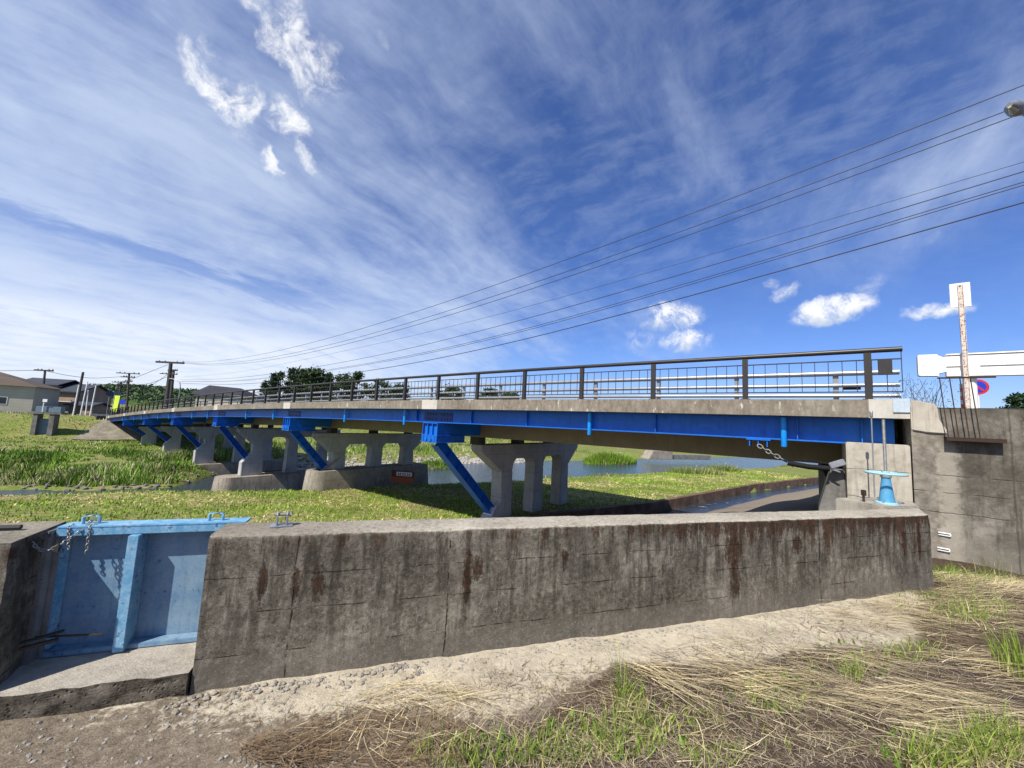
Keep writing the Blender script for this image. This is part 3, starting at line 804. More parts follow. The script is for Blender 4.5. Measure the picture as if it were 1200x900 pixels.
# ------------------------------------------------------------------ bridge
br = thing('bridge', 'long blue girder road bridge on grey concrete piers crossing the river', 'bridge', P0, BROT)
SE = 87.0
SS = [-.50] + list(np.arange(0, SE + .1, 1.5))
def sweep(prof, s0=-.5, s1=SE, step=1.5, zfn=deckz, closed=True):
    """prof: list of (n, dz) swept along bridge following deck height"""
    ss = [s0] + [q for q in np.arange(math.ceil(s0 / step) * step, s1, step) if q > s0 + .01] + [s1]
    b = MB(); m = len(prof)
    for s in ss:
        z = zfn(s)
        for (n, dz) in prof: b.v.append((-s, n, z + dz))
    for i in range(len(ss) - 1):
        for j in range(m):
            k = (j + 1) % m; b.f.append((i * m + j, (i + 1) * m + j, (i + 1) * m + k, i * m + k))
    b.f.append(tuple(range(m))); b.f.append(tuple((len(ss) - 1) * m + j for j in range(m)))
    return b
def rectp(n0, n1, z0, z1): return [(n0, z0), (n1, z0), (n1, z1), (n0, z1)]
b = sweep(rectp(0, .34, -.335, 0)); b.build('parapet_edge', 'parapet_concrete', br)
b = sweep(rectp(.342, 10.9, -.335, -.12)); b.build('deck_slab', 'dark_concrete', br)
b = sweep(rectp(.6, 10.8, -.118, -.06)); b.build('carriageway', 'asphalt', br)
b = sweep(rectp(10.902, 11.2, -.335, .1)); b.build('far_kerb', 'parapet_concrete', br)
# blue edge girder: I section
b = sweep([(.42, -.81), (.42, -.365), (.36, -.365), (.36, -.34), (.56, -.34), (.56, -.365), (.44, -.365), (.44, -.81), (.55, -.81), (.55, -.84), (.31, -.84), (.31, -.81)], s0=-.36)
b.build('edge_girder', 'bridge_blue_paint', br)
for n0 in (2.5, 5.4, 8.3):
    b = sweep([(n0, -1.38), (n0, -.34), (n0 + .5, -.34), (n0 + .5, -1.38)], s0=-.2); b.build('main_girder', 'olive_girder_paint', br)
    
# joint patches + construction patches
for s0, s1 in [(12.2 * k - .35, 12.2 * k + .5) for k in range(1, 8)] + [(-.515, .02)]:
    b = sweep(rectp(-.006, .2, -.34, .006), s0, s1); b.build('joint_patch', 'patch_concrete', br)
b = MB(); bx(-.515, -.30, -.03, .1, 2.11, 2.36, b); b.build('joint_plate', 'plate_pale_blue', br, bevel=.004)
# drain pipes
drains = [1.33, 5.8, 14.1, 18.7, 26.9, 31.3, 39.5, 43.7, 51.5, 56, 64, 68.4, 76]
pip = None
for s in drains:
    if pip is None:
        b = MB(); b.lathe([(.05, -.98), (.056, -.97), (.056, -.36)], n=16)
        pip = b.build('drain_pipe', 'pipe_blue_paint', br, smooth=True); pip.location = (-s, .30, deckz(s))
    else: copy_child(pip, br, (-s, .30, deckz(s)))
    
# brackets (cantilever cross beams) and struts, piers
PS = [12.2 * k for k in range(1, 7)]
def hbeam(b, a, c, w, h, tw=.02, up=(0, 0, 1)):
    """H section bar: flanges w wide, depth h"""
    a, c = Vector(a), Vector(c); d = (c - a).normalized(); side = Vector((1, 0, 0)); u = side.cross(d).normalized()
    for sg in (-1, 1):
        o = u * (sg * h / 2); b.beam(a + o, c + o, w, tw, u)
    b.beam(a, c, tw, h - tw, u)
    # web stiffeners
    for i in range(1, 6):
        p = a.lerp(c, i / 6); b.beam(p - u * (h / 2 - tw), p + u * (h / 2 - tw), w * .9, .015, d)
    return b
ftop = {0: -3.4, 1: -1.85, 2: -3.65, 3: -4.0, 4: -3.85, 5: -4.5}
zfoot = {0: -2.35, 1: -1.75, 2: -2.25, 3: -2.35, 4: -2.6, 5: -2.6}
psh = {0: 1.45, 1: .1, 2: 0, 3: 0, 4: 0, 5: 0}
for i, s in enumerate(PS):
    z = deckz(s)
    # bracket: box beam from the edge girder to the main girder
    b = MB()
    b.box(-s - .36, -s + .36, .12, 2.49, z - 1.30, z - .865)
    b.box(-s - .44, -s + .44, .02, 1.5, z - 1.33, z - 1.302)
    b.box(-s - .42, -s + .42, .02, 1.5, z - 1.55, z - 1.335)
    b.box(-s - .48, -s + .48, .0, 1.55, z - 1.58, z - 1.552)
    for xx in (-.4, -.13, .13, .4): b.box(-s + xx - .012, -s + xx + .012, .04, .118, z - 1.30, z - .86)
    b.box(-s - .42, -s + .42, .03, .116, z - .875, z - .85)
    for xx in (-.3, -.1, .1, .3): b.box(-s + xx - .012, -s + xx + .012, .0, .018, z - 1.55, z - 1.335)
    for xx in (-.18, .06): b.box(-s + xx, -s + xx + .1, -.03, .0, z - 1.53, z - 1.44)
    bk = b.build('support_bracket', 'bridge_blue_paint', br)
    b = MB()
    for k in range(-4, 5):
        if k: b.box(-s + k * .16 - .05, -s + k * .16 + .05, .385, .408, z - .74, z - .66); b.box(-s + k * .16 - .05, -s + k * .16 + .05, .385, .408, z - .56, z - .48)
    b.box(-s - .8, -s + .8, .405, .419, z - .78, z - .44)
    b.build('splice_plate', 'bridge_dark_blue', br)
    # strut
    b = MB(); hbeam(b, (-s, .45, z - 1.58), (-s, 2.38 + psh[i], zfoot[i]), .38, .36)
    b.build('diagonal_strut', 'bridge_blue_paint', br)
    b = MB(); b.beam((-s, 2.40 + psh[i], zfoot[i] - .0), (-s, 2.36 + psh[i], zfoot[i] + .04), .46, .5); b.build('strut_shoe', 'white_paint', br)
    # pier: cap with haunches, three columns, footing
    ct = z - 1.70; base = ftop[i]
    hs = .32
    sh = psh[i]; c2c, c3c = 5.75 + sh, 8.4 + sh
    cap = [(1.6 + sh * .75, ct), (1.6 + sh * .75, ct - .27), (2.68 + sh, ct - 1.2), (3.5 + sh, ct - 1.2), (3.5 + sh, ct - .95), (3.75 + sh, ct - .68)]
    for c0 in (c2c, c3c):
        cap += [(c0 - .64, ct - .68), (c0 - .4, ct - .95), (c0 - .4, ct - 1.2), (c0 + .4, ct - 1.2), (c0 + .4, ct - .95), (c0 + .64, ct - .68)]
    cap = cap[:-3] + [(c3c + .4, ct - 1.2), (c3c + 1.5, ct - .27), (c3c + 1.5, ct)]
    b = MB(); b.prism(cap, -s - hs, -s + hs, 'x')
    pier = b.build('pier', 'pier_concrete', br, bevel=.025)
    zf = zfoot[i]
    c1 = [(2.68, ct - 1.203), (3.5, ct - 1.203), (3.55, base), (2.02, base), (2.02, zf - .35), (2.74, zf + .38)]
    c1 = [(a_ + sh, z_) for a_, z_ in c1]
    b = MB(); b.prism(c1, -s - hs + .003, -s + hs - .003, 'x'); b.build('column', 'pier_concrete', pier, bevel=.03)
    for c0 in (c2c, c3c):
        b = MB(); b.prism([(c0 - .4, ct - 1.203), (c0 + .4, ct - 1.203), (c0 + .46, base), (c0 - .46, base)], -s - hs + .003, -s + hs - .003, 'x'); b.build('column', 'pier_concrete', pier, bevel=.03)
    if i in (1, 2, 3, 4):
        hw = .95 if i > 1 else .75; n0 = .5 if i > 1 else 1.5
        pl_ = []
        for k in range(13):
            a = R(180 * k / 12); pl_.append((-math.cos(a) * hw, n0 + hw - math.sin(a) * hw))
        pl_ += [(hw, 9.9), (-hw, 9.9)]
        b = MB(); lv = [(1.0, base), (1.02, base - .08), (1.06, base - .5), (1.10, base - 1.0), (1.16, base - 2.8)]
        for (sc, zz) in lv:
            for (px_, py_) in pl_: b.v.append((-s + px_ * sc, 5 + (py_ - 5) * (1 + (sc - 1) * .3), zz))
        m = len(pl_)
        for a in range(len(lv) - 1):
            for j in range(m): k = (j + 1) % m; b.f.append((a * m + j, a * m + k, (a + 1) * m + k, (a + 1) * m + j))
        b.f.append(tuple(range(m))); b.build('footing', 'footing_concrete', pier, smooth=True)
    # bearings
    for n0 in (2.5, 5.4, 8.3):
        b = MB(); b.box(-s - .26, -s + .26, n0 + .05, n0 + .45, ct + .001, z - 1.382); b.build('bearing', 'dark_steel', pier)
    # diaphragm between girders
    b = MB(); b.box(-s - .3, -s + .3, 3.002, 5.398, z - 1.34, z - .34); b.box(-s - .3, -s + .3, 5.902, 8.298, z - 1.34, z - .34); b.build('diaphragm', 'dark_concrete', br)
# chain bracket under edge girder
b = MB(); s = 1.78
for xx in (-.16, 0, .16): b.box(-s + xx - .01, -s + xx + .01, .2, .50, deckz(s) - 1.0, deckz(s) - .869)
b.box(-s - .22, -s + .22, .18, .52, deckz(s) - .868, deckz(s) - .842); b.build('chain_bracket', 'bridge_blue_paint', br)
for xx in (.1, 1.1, 4, 8, 10.4, 13.4):
    b = MB(); b.box(-xx - .01, -xx + .01, .33, .418, deckz(xx) - .808, deckz(xx) - .366); b.build('girder_stiffener', 'bridge_blue_paint', br)
b = MB(); bx(-.3, .05, .05, .35, 1.505, 1.525, b); bx(-.28, .0, .06, .34, 1.541, 1.56); b.build('bearing_plate', 'galvanised_steel', br)

# railing: dark brown posts, top tube, baluster panels
hz = .95
b = MB(); b.box(-.045, .045, .12, .20, 0, .90).box(-.09, .09, .07, .25, .001, .02).box(-.055, .055, .10, .118, .02, .90)
post0 = b.build('railing_post', 'dark_brown_metal', br, bevel=.004)
nposts = 44
for i in range(nposts):
    s = 2.0 * i
    if i == 0: post0.location = (-s, 0, deckz(s))
    else: copy_child(post0, br, (-s, 0, deckz(s)))
ss = [-.48] + [q for q in np.arange(0, SE - .2, 2.0)]
for k in range(0, len(ss) - 1, 4):
    seg = ss[k:k + 5]
    b = MB(); pts = [(-q - (.0 if j else 0), .16, deckz(q) + .945) for j, q in enumerate(seg)]
    b.tube(pts, .048, 14); b.build('handrail', 'dark_brown_metal', br, smooth=True)
for i in range(nposts):
    s0 = -.47 if i == 0 else 2.0 * (i - 1) + .05; s1 = -.06 if i == 0 else 2.0 * i - .05
    b = MB(); z0, z1 = deckz(max(0, s0)), deckz(max(0, s1))
    for dz in (.155, .765): b.beam((-s0, .16, z0 + dz), (-s1, .16, z1 + dz), .022, .022)
    nb_ = 2 if i == 0 else 9
    for k in range(nb_ + (1 if i == 0 else 0)):
        f = (k + (0 if i == 0 else .5)) / nb_ if i == 0 else (k + .5) / nb_
        s = s0 + (s1 - s0) * f + (.006 if (i == 0 and k == 0) else 0); z = deckz(max(0, s))
        top = .90 if (i == 0 and k == 0) else .765
        b.beam((-s, .16, z + .155), (-s, .16, z + top), .012, .012, (1, 0, 0))
    b.build('baluster_panel', 'dark_brown_metal', br)
b = MB(); s = -.24; b.box(.14, .335, .10, .135, 2.345 + .47, 2.345 + .77); bp_ = b.build('railing_box', 'dark_brown_metal', br, bevel=.006)
for q in (.75, .55):
    pass
# galvanised guardrail behind
GN = 1.55
b = MB(); b.box(-.05, .05, GN + .02, GN + .09, 0, .74); gp0 = b.build('guardrail_post', 'galvanised_steel', br, bevel=.004)
for i in range(44):
    s = .4 + 1.95 * i
    if i == 0: gp0.location = (-s, 0, deckz(s) - .02)
    else: copy_child(gp0, br, (-s, 0, deckz(s) - .02))
for dz, rr in ((.70, .057), (.43, .045), (.20, .042)):
    b = MB(); b.tube([(.62, GN, deckz(0) + dz)] + [(-s, GN, deckz(s) + dz) for s in np.arange(0, SE, 3.0)], rr, 12); b.build('guardrail_tube', 'galvanised_steel', br, smooth=True)
b = sweep(rectp(1.45, 1.75, -.058, .05), -.5); b.build('kerb', 'parapet_concrete', br)
b = MB(); bx(-.02, .28, 1.60, 1.64, 2.345 + .34, 2.345 + .46, b); b.build('rail_plate', 'dark_steel', br)

# restrainer: chain + black sleeve + clevis
rs = thing('restrainer_cable', 'short chain and black sleeve linking blue girder to the pale abutment', 'cable', BP(.38, .15, 1.1), 0)
o0 = BP(.38, .15, 1.1)
pa, pb2, pc, pd = BP(1.78, .17, 1.37) - o0, BP(1.33, .15, 1.10) - o0, BP(1.27, .15, 1.075) - o0, BP(.60, .15, 1.055) - o0
b = MB(); chain(b, [pa, pa.lerp(pb2, .5) - Vector((0, 0, .015)), pb2], .11, .010); b.build('link_chain', 'dull_steel', rs, smooth=True)
b = MB(); b.tube([pc - Vector((0, 0, .03)), pc.lerp(pd, .5) - Vector((0, 0, .06)), pd - Vector((0, 0, .05))], .052, 14); b.tube([pc, pc.lerp(pb2, 1.2)], .03, 10); b.build('sleeve', 'black_rubber', rs, smooth=True)
b = MB(); b.tube([pc + Vector((0, .0, .03)), BP(.9, .2, 1.13) - o0, BP(.6, .2, 1.09) - o0], .010, 6); b.build('wire', 'black_rubber', rs, smooth=True)
b = MB(); b.beam(pd - Vector((0, 0, .0)), BP(.375, .15, 1.16) - o0, .10, .12).beam(pd - Vector((0, 0, .05)), BP(.44, .12, .95) - o0, .03, .03); b.build('clevis', 'galvanised_steel', rs, bevel=.012)

# ------------------------------------------------------------------ road furniture at right
gb = thing('roadside_guardrail', 'white double box beam guardrail with rounded end cap above the wing wall', 'guardrail', BP(-1.36, .5, 2.24), BROT)
def gl(s, n, z): return (-(s + 1.36), n - .5, z - 2.24)
b = MB()
b.box(-.30, 6, -.12, -.02, .72, .92).box(-.30, 6, -.10, -.03, .655, .72).box(-.30, 6, -.12, -.02, .545, .655); b.box(-.3, 6, -.14, -.02, .921, .95)
b.build('beam', 'worn_white_paint', gb, bevel=.008)
b = MB(); b.prism([(-.645, .565), (-.40, .555), (-.40, .95), (-.64, .955), (-.655, .94), (-.655, .58)], -.15, -.02, 'y'); b.prism([(-.40, .60), (-.30, .63), (-.30, .88), (-.40, .94)], -.12, .0, 'y'); b.build('end_cap', 'worn_white_paint', gb, bevel=.006)
for px_ in (0., 2.0, 4.0):
    b = MB(); b.tube([(px_, .05, -.1), (px_, .05, .93)], .085, 16); b.box(px_ - .09, px_ + .09, -.125, -.123 + .1, .58, .90); b.build('guard_post', 'worn_white_paint', gb, smooth=False)
sp_ = thing('board_post', 'rust streaked white steel post holding a blank white board', 'sign', BP(-1.26, .28, 2.2), BROT)
b = MB(); b.box(-.032, .032, -.004, .004, 0, 2.2).box(-.032, -.026, -.03, .004, 0, 2.2).box(.026, .032, -.03, .004, 0, 2.2); b.build('channel_post', 'flaking_white_post', sp_)
b = MB(); b.box(-.125, .125, .008, .02, 1.80, 2.24); b.build('board', 'white_paint', sp_, bevel=.006)
b = MB(); b.tube([(0, -.012, 2.18), (0, .0, 2.18)], .012, 6); b.build('bolt', 'dark_steel', sp_)
# delineator
dl = thing('striped_post', 'orange and white striped flexible road marker post below the white guardrail', 'marker post', BP(-1.36, .95, 2.24), 0)
for k in range(6):
    b = MB(); b.lathe([(.038, .02 + k * .075), (.038, .02 + (k + 1) * .075)], n=14); b.build('stripe', 'orange_plastic' if k % 2 == 0 else 'white_paint', dl, smooth=True)
b = MB(); b.lathe([(.07, 0), (.06, .019)], n=14); b.build('base', 'orange_plastic', dl)
# no parking sign
npk = thing('no_parking_sign', 'round blue and red no parking sign on a white pole', 'sign', BP(-1.80, 2.05, 2.24), BROT + .08)
b = MB(); b.tube([(0, .03, 0), (0, .03, .66)], .022, 10); b.build('pole', 'white_paint', npk, smooth=True)
def disc(r, y, th, c=(0, 0, 0), n=36):
    b = MB(); o = []; b2 = [(c[0] + r * math.cos(2 * math.pi * k / n), c[2] + r * math.sin(2 * math.pi * k / n)) for k in range(n)]
    b.prism(b2, y, y + th, 'y'); return b
b = disc(.155, 0, .008, (0, 0, .52)); b.build('red_rim', 'sign_red', npk)
b = disc(.118, -.003, .003, (0, 0, .52)); b.build('blue_face', 'sign_blue', npk)
b = MB(); b.beam((-.083, -.005, .603), (.083, -.005, .437), .004, .034, (1, 0, 1)); b.build('red_slash', 'sign_red', npk)

# street lamp (head in frame, pole to the right of the frame)
lp = aty(1186, 125, 6.2)
sl_ = thing('street_lamp', 'street lamp head reaching into the top right sky', 'lamp', (lp.x + 1.9, lp.y + .9, 2.2), 0)
o0 = Vector((lp.x + 1.9, lp.y + .9, 2.2)); hd = Vector((lp.x, lp.y, lp.z)) - o0; dirx = Vector((1, .45, .22)).normalized()
h0, h1 = hd - dirx * .14, hd + dirx * .5
b = MB(); b.tube([h0, h0.lerp(h1, .25), h0.lerp(h1, .6), h1], [.04, .10, .12, .06], 14); b.build('lamp_head', 'dull_steel', sl_, smooth=True)
b = MB(); dn = Vector((0, 0, -.035)); b.tube([h0 + dn, h0.lerp(h1, .3) + dn * 1.5, h0.lerp(h1, .75) + dn], [.02, .07, .03], 12); b.build('lamp_glass', 'lamp_glass', sl_, smooth=True)
b = MB(); b.tube([h1, h1 + dirx * .8, Vector((0, 0, hd.z + .2)), Vector((0, 0, hd.z - .3)), Vector((0, 0, 0))], .04, 10); b.build('pole', 'galvanised_steel', sl_, smooth=True)

# ------------------------------------------------------------------ wires
def catm(pts, n=14):
    out = []; P = [2 * Vector(pts[0]) - Vector(pts[1])] + [Vector(p) for p in pts] + [2 * Vector(pts[-1]) - Vector(pts[-2])]
    for i in range(1, len(P) - 2):
        for k in range(n):
            t = k / n; a, b_, c, d = P[i - 1], P[i], P[i + 1], P[i + 2]
            out.append(.5 * ((2 * b_) + (c - a) * t + (2 * a - 5 * b_ + 4 * c - d) * t * t + (3 * b_ - a - 3 * c + d) * t ** 3))
    out.append(P[-2]); return out
def wire(name, label, poly, r, group):
    b = MB(); b.tube(poly, r, 5); o = b.build(name, 'wire_black', None)
    return tag(o, label, 'wire', group)
def quad3(p):     # parabola through three (s, z)
    A = np.array([[s * s, s, 1] for s, z in p]); return np.linalg.solve(A, np.array([z for s, z in p]))
WN = 8.8
ups = [('topmost overhead wire of the three rising to the upper right', 13.06, 10.59, 9.45), ('second overhead wire from the top, middle of the upper three', 12.42, 9.86, 9.32), ('third overhead wire from the top, lowest of the upper three', 12.14, 9.52, 9.25)]
for lab, z0, z1, z2 in ups:
    c = quad3([(-4.75, z0), (15.5, z1), (90, z2)])
    wire('power_line', lab, [BP(s, WN, c[0] * s * s + c[1] * s + c[2]) for s in np.linspace(-16, 90, 50)], .016, 'overhead power lines along the bridge')
lows = [('faintest thin wire topmost of the lower overhead bundle', 10.5, 8.52, 7.4, 6.7, .009), ('dark single wire second from top in the lower bundle', 10.19, 7.76, 6.35, 6.2, .016), ('upper strand of the close double wire in the lower bundle', 9.85, 7.14, 5.85, 5.95, .014), ('lower strand of the close double wire in the lower bundle', 9.75, 7.02, 5.75, 5.9, .014), ('lowest thick overhead cable passing just above the small clouds', 9.19, 6.5, 5.2, 5.6, .022)]
for lab, z0, z1, z2, z3, r in lows:
    sl0 = (z0 - z1) / 20 * 1.25
    wire('cable', lab, catm([BP(-16, WN, z0 + sl0 * 11.4), BP(-4.6, WN, z0), BP(15.4, WN, z1), BP(35.2, WN, z2), BP(62, WN, (z2 + z3) / 2 - .55), BP(90, WN, z3)]), r, 'overhead cables below the power lines')

# ------------------------------------------------------------------ far bank
def ground_at(u, y):
    x = aty(u, 470, y).x; return x, height(x, y)
def pole(name, label, ub, ut, vt, y, r0, r1, m='dark_pole', arms=(), group=None, cat='utility pole', zb=None, extra=None):
    top = aty(ut, vt, y); bs = aty(ub, 480, y); z0 = height(bs.x, y) if zb is None else zb
    t = thing(name, label, cat, (bs.x, y, z0), 0, group)
    tp = Vector((top.x - bs.x, 0, top.z - z0))
    b = MB(); b.tube([(0, 0, -.3), tp], [r0, r1], 10); b.build('shaft', m, t, smooth=True)
    for (f, half, th) in arms:
        c = tp * f; b = MB(); b.beam(c - Vector((half, .2, 0)), c + Vector((half, -.2, 0)), .14, th)
        b.build('crossarm', 'dark_steel', t)
        for q in (-.9, -.45, .45, .9):
            b = MB(); b.lathe([(.07, .0), (.09, .1), (.05, .22)], n=8); o = b.build('insulator', 'dull_steel', t); o.location = c + Vector((half * q, -.2 * q, th / 2))
    return t
bank = 'utility poles on the far bank'
pole('utility_pole', 'tallest thick utility pole with crossarm rising behind the far bridge end', 194, 200.5, 424, 70, .36, .27, arms=((.985, 2.6, .35), (.78, 1.6, .15)), group=bank)
pole('utility_pole', 'thin dark pole right beside the thickest utility pole', 199, 203.5, 433, 72, .3, .22, arms=((.98, .9, .2),), group=bank)
pole('utility_pole', 'utility pole with transformer can and several arms above the yellow banner', 149, 151.5, 437, 66, .2, .14, arms=((.985, 2.0, .14), (.90, 1.2, .14), (.8, .8, .12)), group=bank)
pole('utility_pole', 'short grey pole with small arms behind the round signs', 138.5, 142, 447, 68, .2, .13, arms=((.97, 1.4, .12), (.9, .9, .1)), group=bank)
pole('utility_pole', 'utility pole with crossarm behind the beige warehouse corner', 48, 53, 433.5, 68, .2, .14, arms=((.985, 1.7, .25),), group=bank)
pole('utility_pole', 'bare dark leaning pole beside the dark roofed house', 88, 97.5, 436, 62, .2, .15, group=bank)
for lab, ub, ut, vt, y in (('leftmost of the slim white poles by the dark roofed house', 86.5, 92.5, 451, 61), ('tallest slim white pole near the far bridge end', 95, 102.7, 447, 61), ('slim white pole nearest the far bridge end', 106.5, 112.7, 451.5, 62), ('shortest white pole between two taller white poles', 101.3, 103.6, 457, 64)):
    pole('white_pole', lab, ub, ut, vt, y, .085, .07, 'white_paint', group='slim white poles on the far bank', cat='pole')
# small street lamp at the far end
fl = aty(210, 462, 66); z0 = deckz(80)
t = thing('street_lamp', 'small grey street lamp with curved arm behind the far end railing', 'lamp', (fl.x, 66, z0))
hh = aty(210, 452, 66).z - z0
b = MB(); b.tube([(0, 0, 0), (0, 0, hh), (-.2, 0, hh + .6), (-.9, 0, hh + 1.0), (-1.5, 0, hh + 1.1)], .07, 8); b.build('pole', 'galvanised_steel', t, smooth=True)
b = MB(); b.tube([(-1.4, 0, hh + 1.1), (-2.1, 0, hh + 1.15)], [.12, .07], 8); b.build('lamp_head', 'dull_steel', t, smooth=True)

# far bank wires
def farw(label, pts, r=.035):
    P = [aty(u, v, y) for u, v, y in pts]; wire('cable', label, catm(P, 8), r, 'wires above the far bank')
farw('wire left of the pole behind the beige warehouse', [(-40, 435, 60), (0, 434.5, 60), (53, 434, 60)])
farw('wire sagging from the warehouse pole to the transformer pole', [(53, 434.5, 60), (80, 440, 62), (110, 443, 64), (150, 441, 66)])
farw('wire from the transformer pole up to the thick pole', [(150, 446, 66), (175, 436, 68), (200, 426, 70)])
farw('lower wire from the transformer pole to the thick pole', [(151, 452, 66), (176, 449, 68), (200, 440, 70)])
farw('guy wire slanting down from the thick pole', [(199, 437, 70), (180, 450, 70), (165, 460, 70)])

# houses
def gable_house(name, label, corner_u, corner_v, y, w, dpt, hwall, hroof, wm, rm, yaw, zb=None, over=.5, wins=(), hip=False):
    c = aty(corner_u, corner_v, y); z0 = height(c.x, y) if zb is None else zb
    t = thing(name, label, 'house', (c.x, y, z0), yaw)
    b = MB(); b.box(-w, 0, 0, dpt, -.5, hwall); b.build('walls', wm, t)
    b = MB(); o = over
    if hip:
        r0 = dpt / 2
        pts = [(-w - o, -o, hwall), (o, -o, hwall), (o, dpt + o, hwall), (-w - o, dpt + o, hwall), (-w + r0, dpt / 2, hwall + hroof), (-r0, dpt / 2, hwall + hroof)]
        b.v += pts; b.f += [(0, 1, 5, 4), (1, 2, 5), (2, 3, 4, 5), (3, 0, 4), (0, 3, 2, 1)]
    else:
        b.prism([(-o, hwall - .05), (dpt / 2, hwall + hroof), (dpt + o, hwall - .05), (dpt + o, hwall + .15), (dpt / 2, hwall + hroof + .2), (-o, hwall + .15)], -w - o, o, 'x')
        b2 = MB(); b2.prism([(.01, hwall), (dpt - .01, hwall), (dpt / 2, hwall + hroof)], -w + .01, -.01, 'x'); b2.build('gable', wm, t)
    b.build('roof', rm, t)
    for (x0, x1, za, zb_) in wins:
        b = MB(); b.box(x0 - .08, x1 + .08, -.05, -.003, za - .08, zb_ + .08); f = b.build('window', 'white_paint', t)
        b = MB(); b.box(x0, x1, -.06, -.052, za, zb_); b.build('pane', 'window_glass', f)
    return t
gable_house('warehouse', 'beige sided warehouse with brown hipped roof at far left', 37, 480, 60, 26, 11, 4.1, 2.2, 'beige_siding', 'brown_roof', R(36), wins=((-3.6, -2.6, 1.3, 2.3),), hip=True)
t = gable_house('roofed_house', 'tan two level house under dark slate roofs behind the white poles', 88, 480, 72, 11.5, 8, 3.8, 1.6, 'tan_siding', 'slate_roof', R(12), wins=((-3.2, -.5, .2, 2.0), (-8.5, -6.5, .4, 2.0)))
b = MB(); b.box(-9.5, -4, 1, 6.5, 3.4, 4.9); b.build('upper_walls', 'cream_siding', t)
b = MB(); b.prism([(.3, 4.9), (3.75, 6.1), (7.2, 4.9), (7.2, 5.05), (3.75, 6.3), (.3, 5.05)], -10.2, -3.4, 'x'); b.build('upper_roof', 'slate_roof', t)
b = MB(); b.box(-7.5, -5.2, .93, .99, 3.75, 4.4); b.build('window', 'window_glass', t)
gable_house('low_shed', 'low rust and tan shed in front of the dark roofed house', 108, 482, 69, 3.6, 3, 1.5, .5, 'tan_siding', 'slate_roof', R(10))
def roofed(label, u0, u1, vt, y, zwall, rm='charcoal_roof'):
    a, c = aty(u0, vt, y), aty(u1, vt, y); w = c.x - a.x
    t = thing('tiled_house', label, 'house', (a.x, y, -1.0))
    ht = a.z + 1.0
    b = MB(); b.box(.8, w - .5, .6, 7.4, -.5, ht - 2.0); b.build('walls', 'cream_siding', t)
    b = MB(); b.v += [(-.0, 0, ht - 2.2), (w + 1, 0, ht - 2.4), (w + 1, 8, ht - 2.4), (0, 8, ht - 2.2), (.6, 4, ht), (w - 3, 4, ht - .35)]; b.f += [(0, 1, 5, 4), (1, 2, 5), (2, 3, 4, 5), (3, 0, 4), (0, 3, 2, 1)]; b.build('roof', rm, t)
roofed('house with long dark charcoal tiled roof showing above the bridge railing', 224, 284, 449, 78, 2)

# round signs, banner, blue sign at the far end
rs_g = 'round signs on the far bank'
for lab, u, v, m in (('dark navy round road sign left of its grey twin', 128.5, 461, 'navy_sign_back'), ('grey round road sign right of its navy twin', 137.5, 461.5, 'grey_sign_back')):
    c = aty(u, v, 63); zb = height(c.x, 63); t = thing('round_sign', lab, 'sign', (c.x, 63, zb), R(50), rs_g)
    b = disc(.46, 0, .03, (0, 0, c.z - zb)); b.build('disc', m, t); b = MB(); b.tube([(0, .06, 0), (0, .06, c.z - zb + .3)], .04, 8); b.build('pole', 'galvanised_steel', t)
c0, c1 = aty(130, 485, 62), aty(136.5, 463.5, 62)
t = thing('banner_flag', 'bright yellow green banner flag standing near the far bridge end', 'banner', (c0.x, 62, c0.z))
b = MB(); hgt = c1.z - c0.z
b.grid(lambda u, v: (.12 + .75 * u + .12 * v, .04 * math.sin(u * 5 + v * 3), hgt * (.12 + .88 * v)), 8, 10); b.build('cloth', 'banner_yellow', t, smooth=True)
b = MB(); b.tube([(0, 0, -.6), (.14, 0, hgt * 1.02)], .025, 6); b.build('stick', 'white_paint', t)
c0 = aty(143, 471, 64)
t = thing('blue_sign', 'small blue rectangular sign right of the yellow banner', 'sign', (c0.x, 64, c0.z))
b = MB(); b.box(-.5, .5, 0, .04, -.35, .35); b.build('board', 'sign_blue', t); b = MB(); b.tube([(0, .07, -3), (0, .07, .3)], .04, 8); b.build('pole', 'galvanised_steel', t)

# sluice structure on the far bank
c = aty(55, 482, 54); zb = height(c.x, 54)
t = thing('sluice_tower', 'small blue grey concrete sluice platform on legs on the grassy far bank', 'sluice', (c.x, 54, zb), R(25))
zt_ = aty(55, 483, 54).z - zb
for x0, x1 in ((-1.0, -.55), (.6, 1.1)):
    b = MB(); b.box(x0, x1, -.6, .6, -2, zt_ - .25); b.build('leg', 'dark_concrete', t)
b = MB(); b.box(-1.5, 1.8, -.7, .7, zt_ - .25, zt_); b.build('platform', 'dark_concrete', t)
b = MB(); b.box(-.54, .59, -.1, .1, -1.6, zt_ - .9); b.build('gate_leaf', 'sluice_grey_blue', t)
b = MB(); b.box(-.9, 1.6, -.5, .5, zt_, zt_ + .8); b.build('cabinet', 'sluice_grey_blue', t, bevel=.03)
b = MB(); b.tube([(-.1, -.7, zt_), (-.1, -.7, zt_ + 1.4)], .06, 8).box(-.22, .22, -.8, -.7, zt_ + 1.4, zt_ + 1.8); b.build('hoist_post', 'white_paint', t)
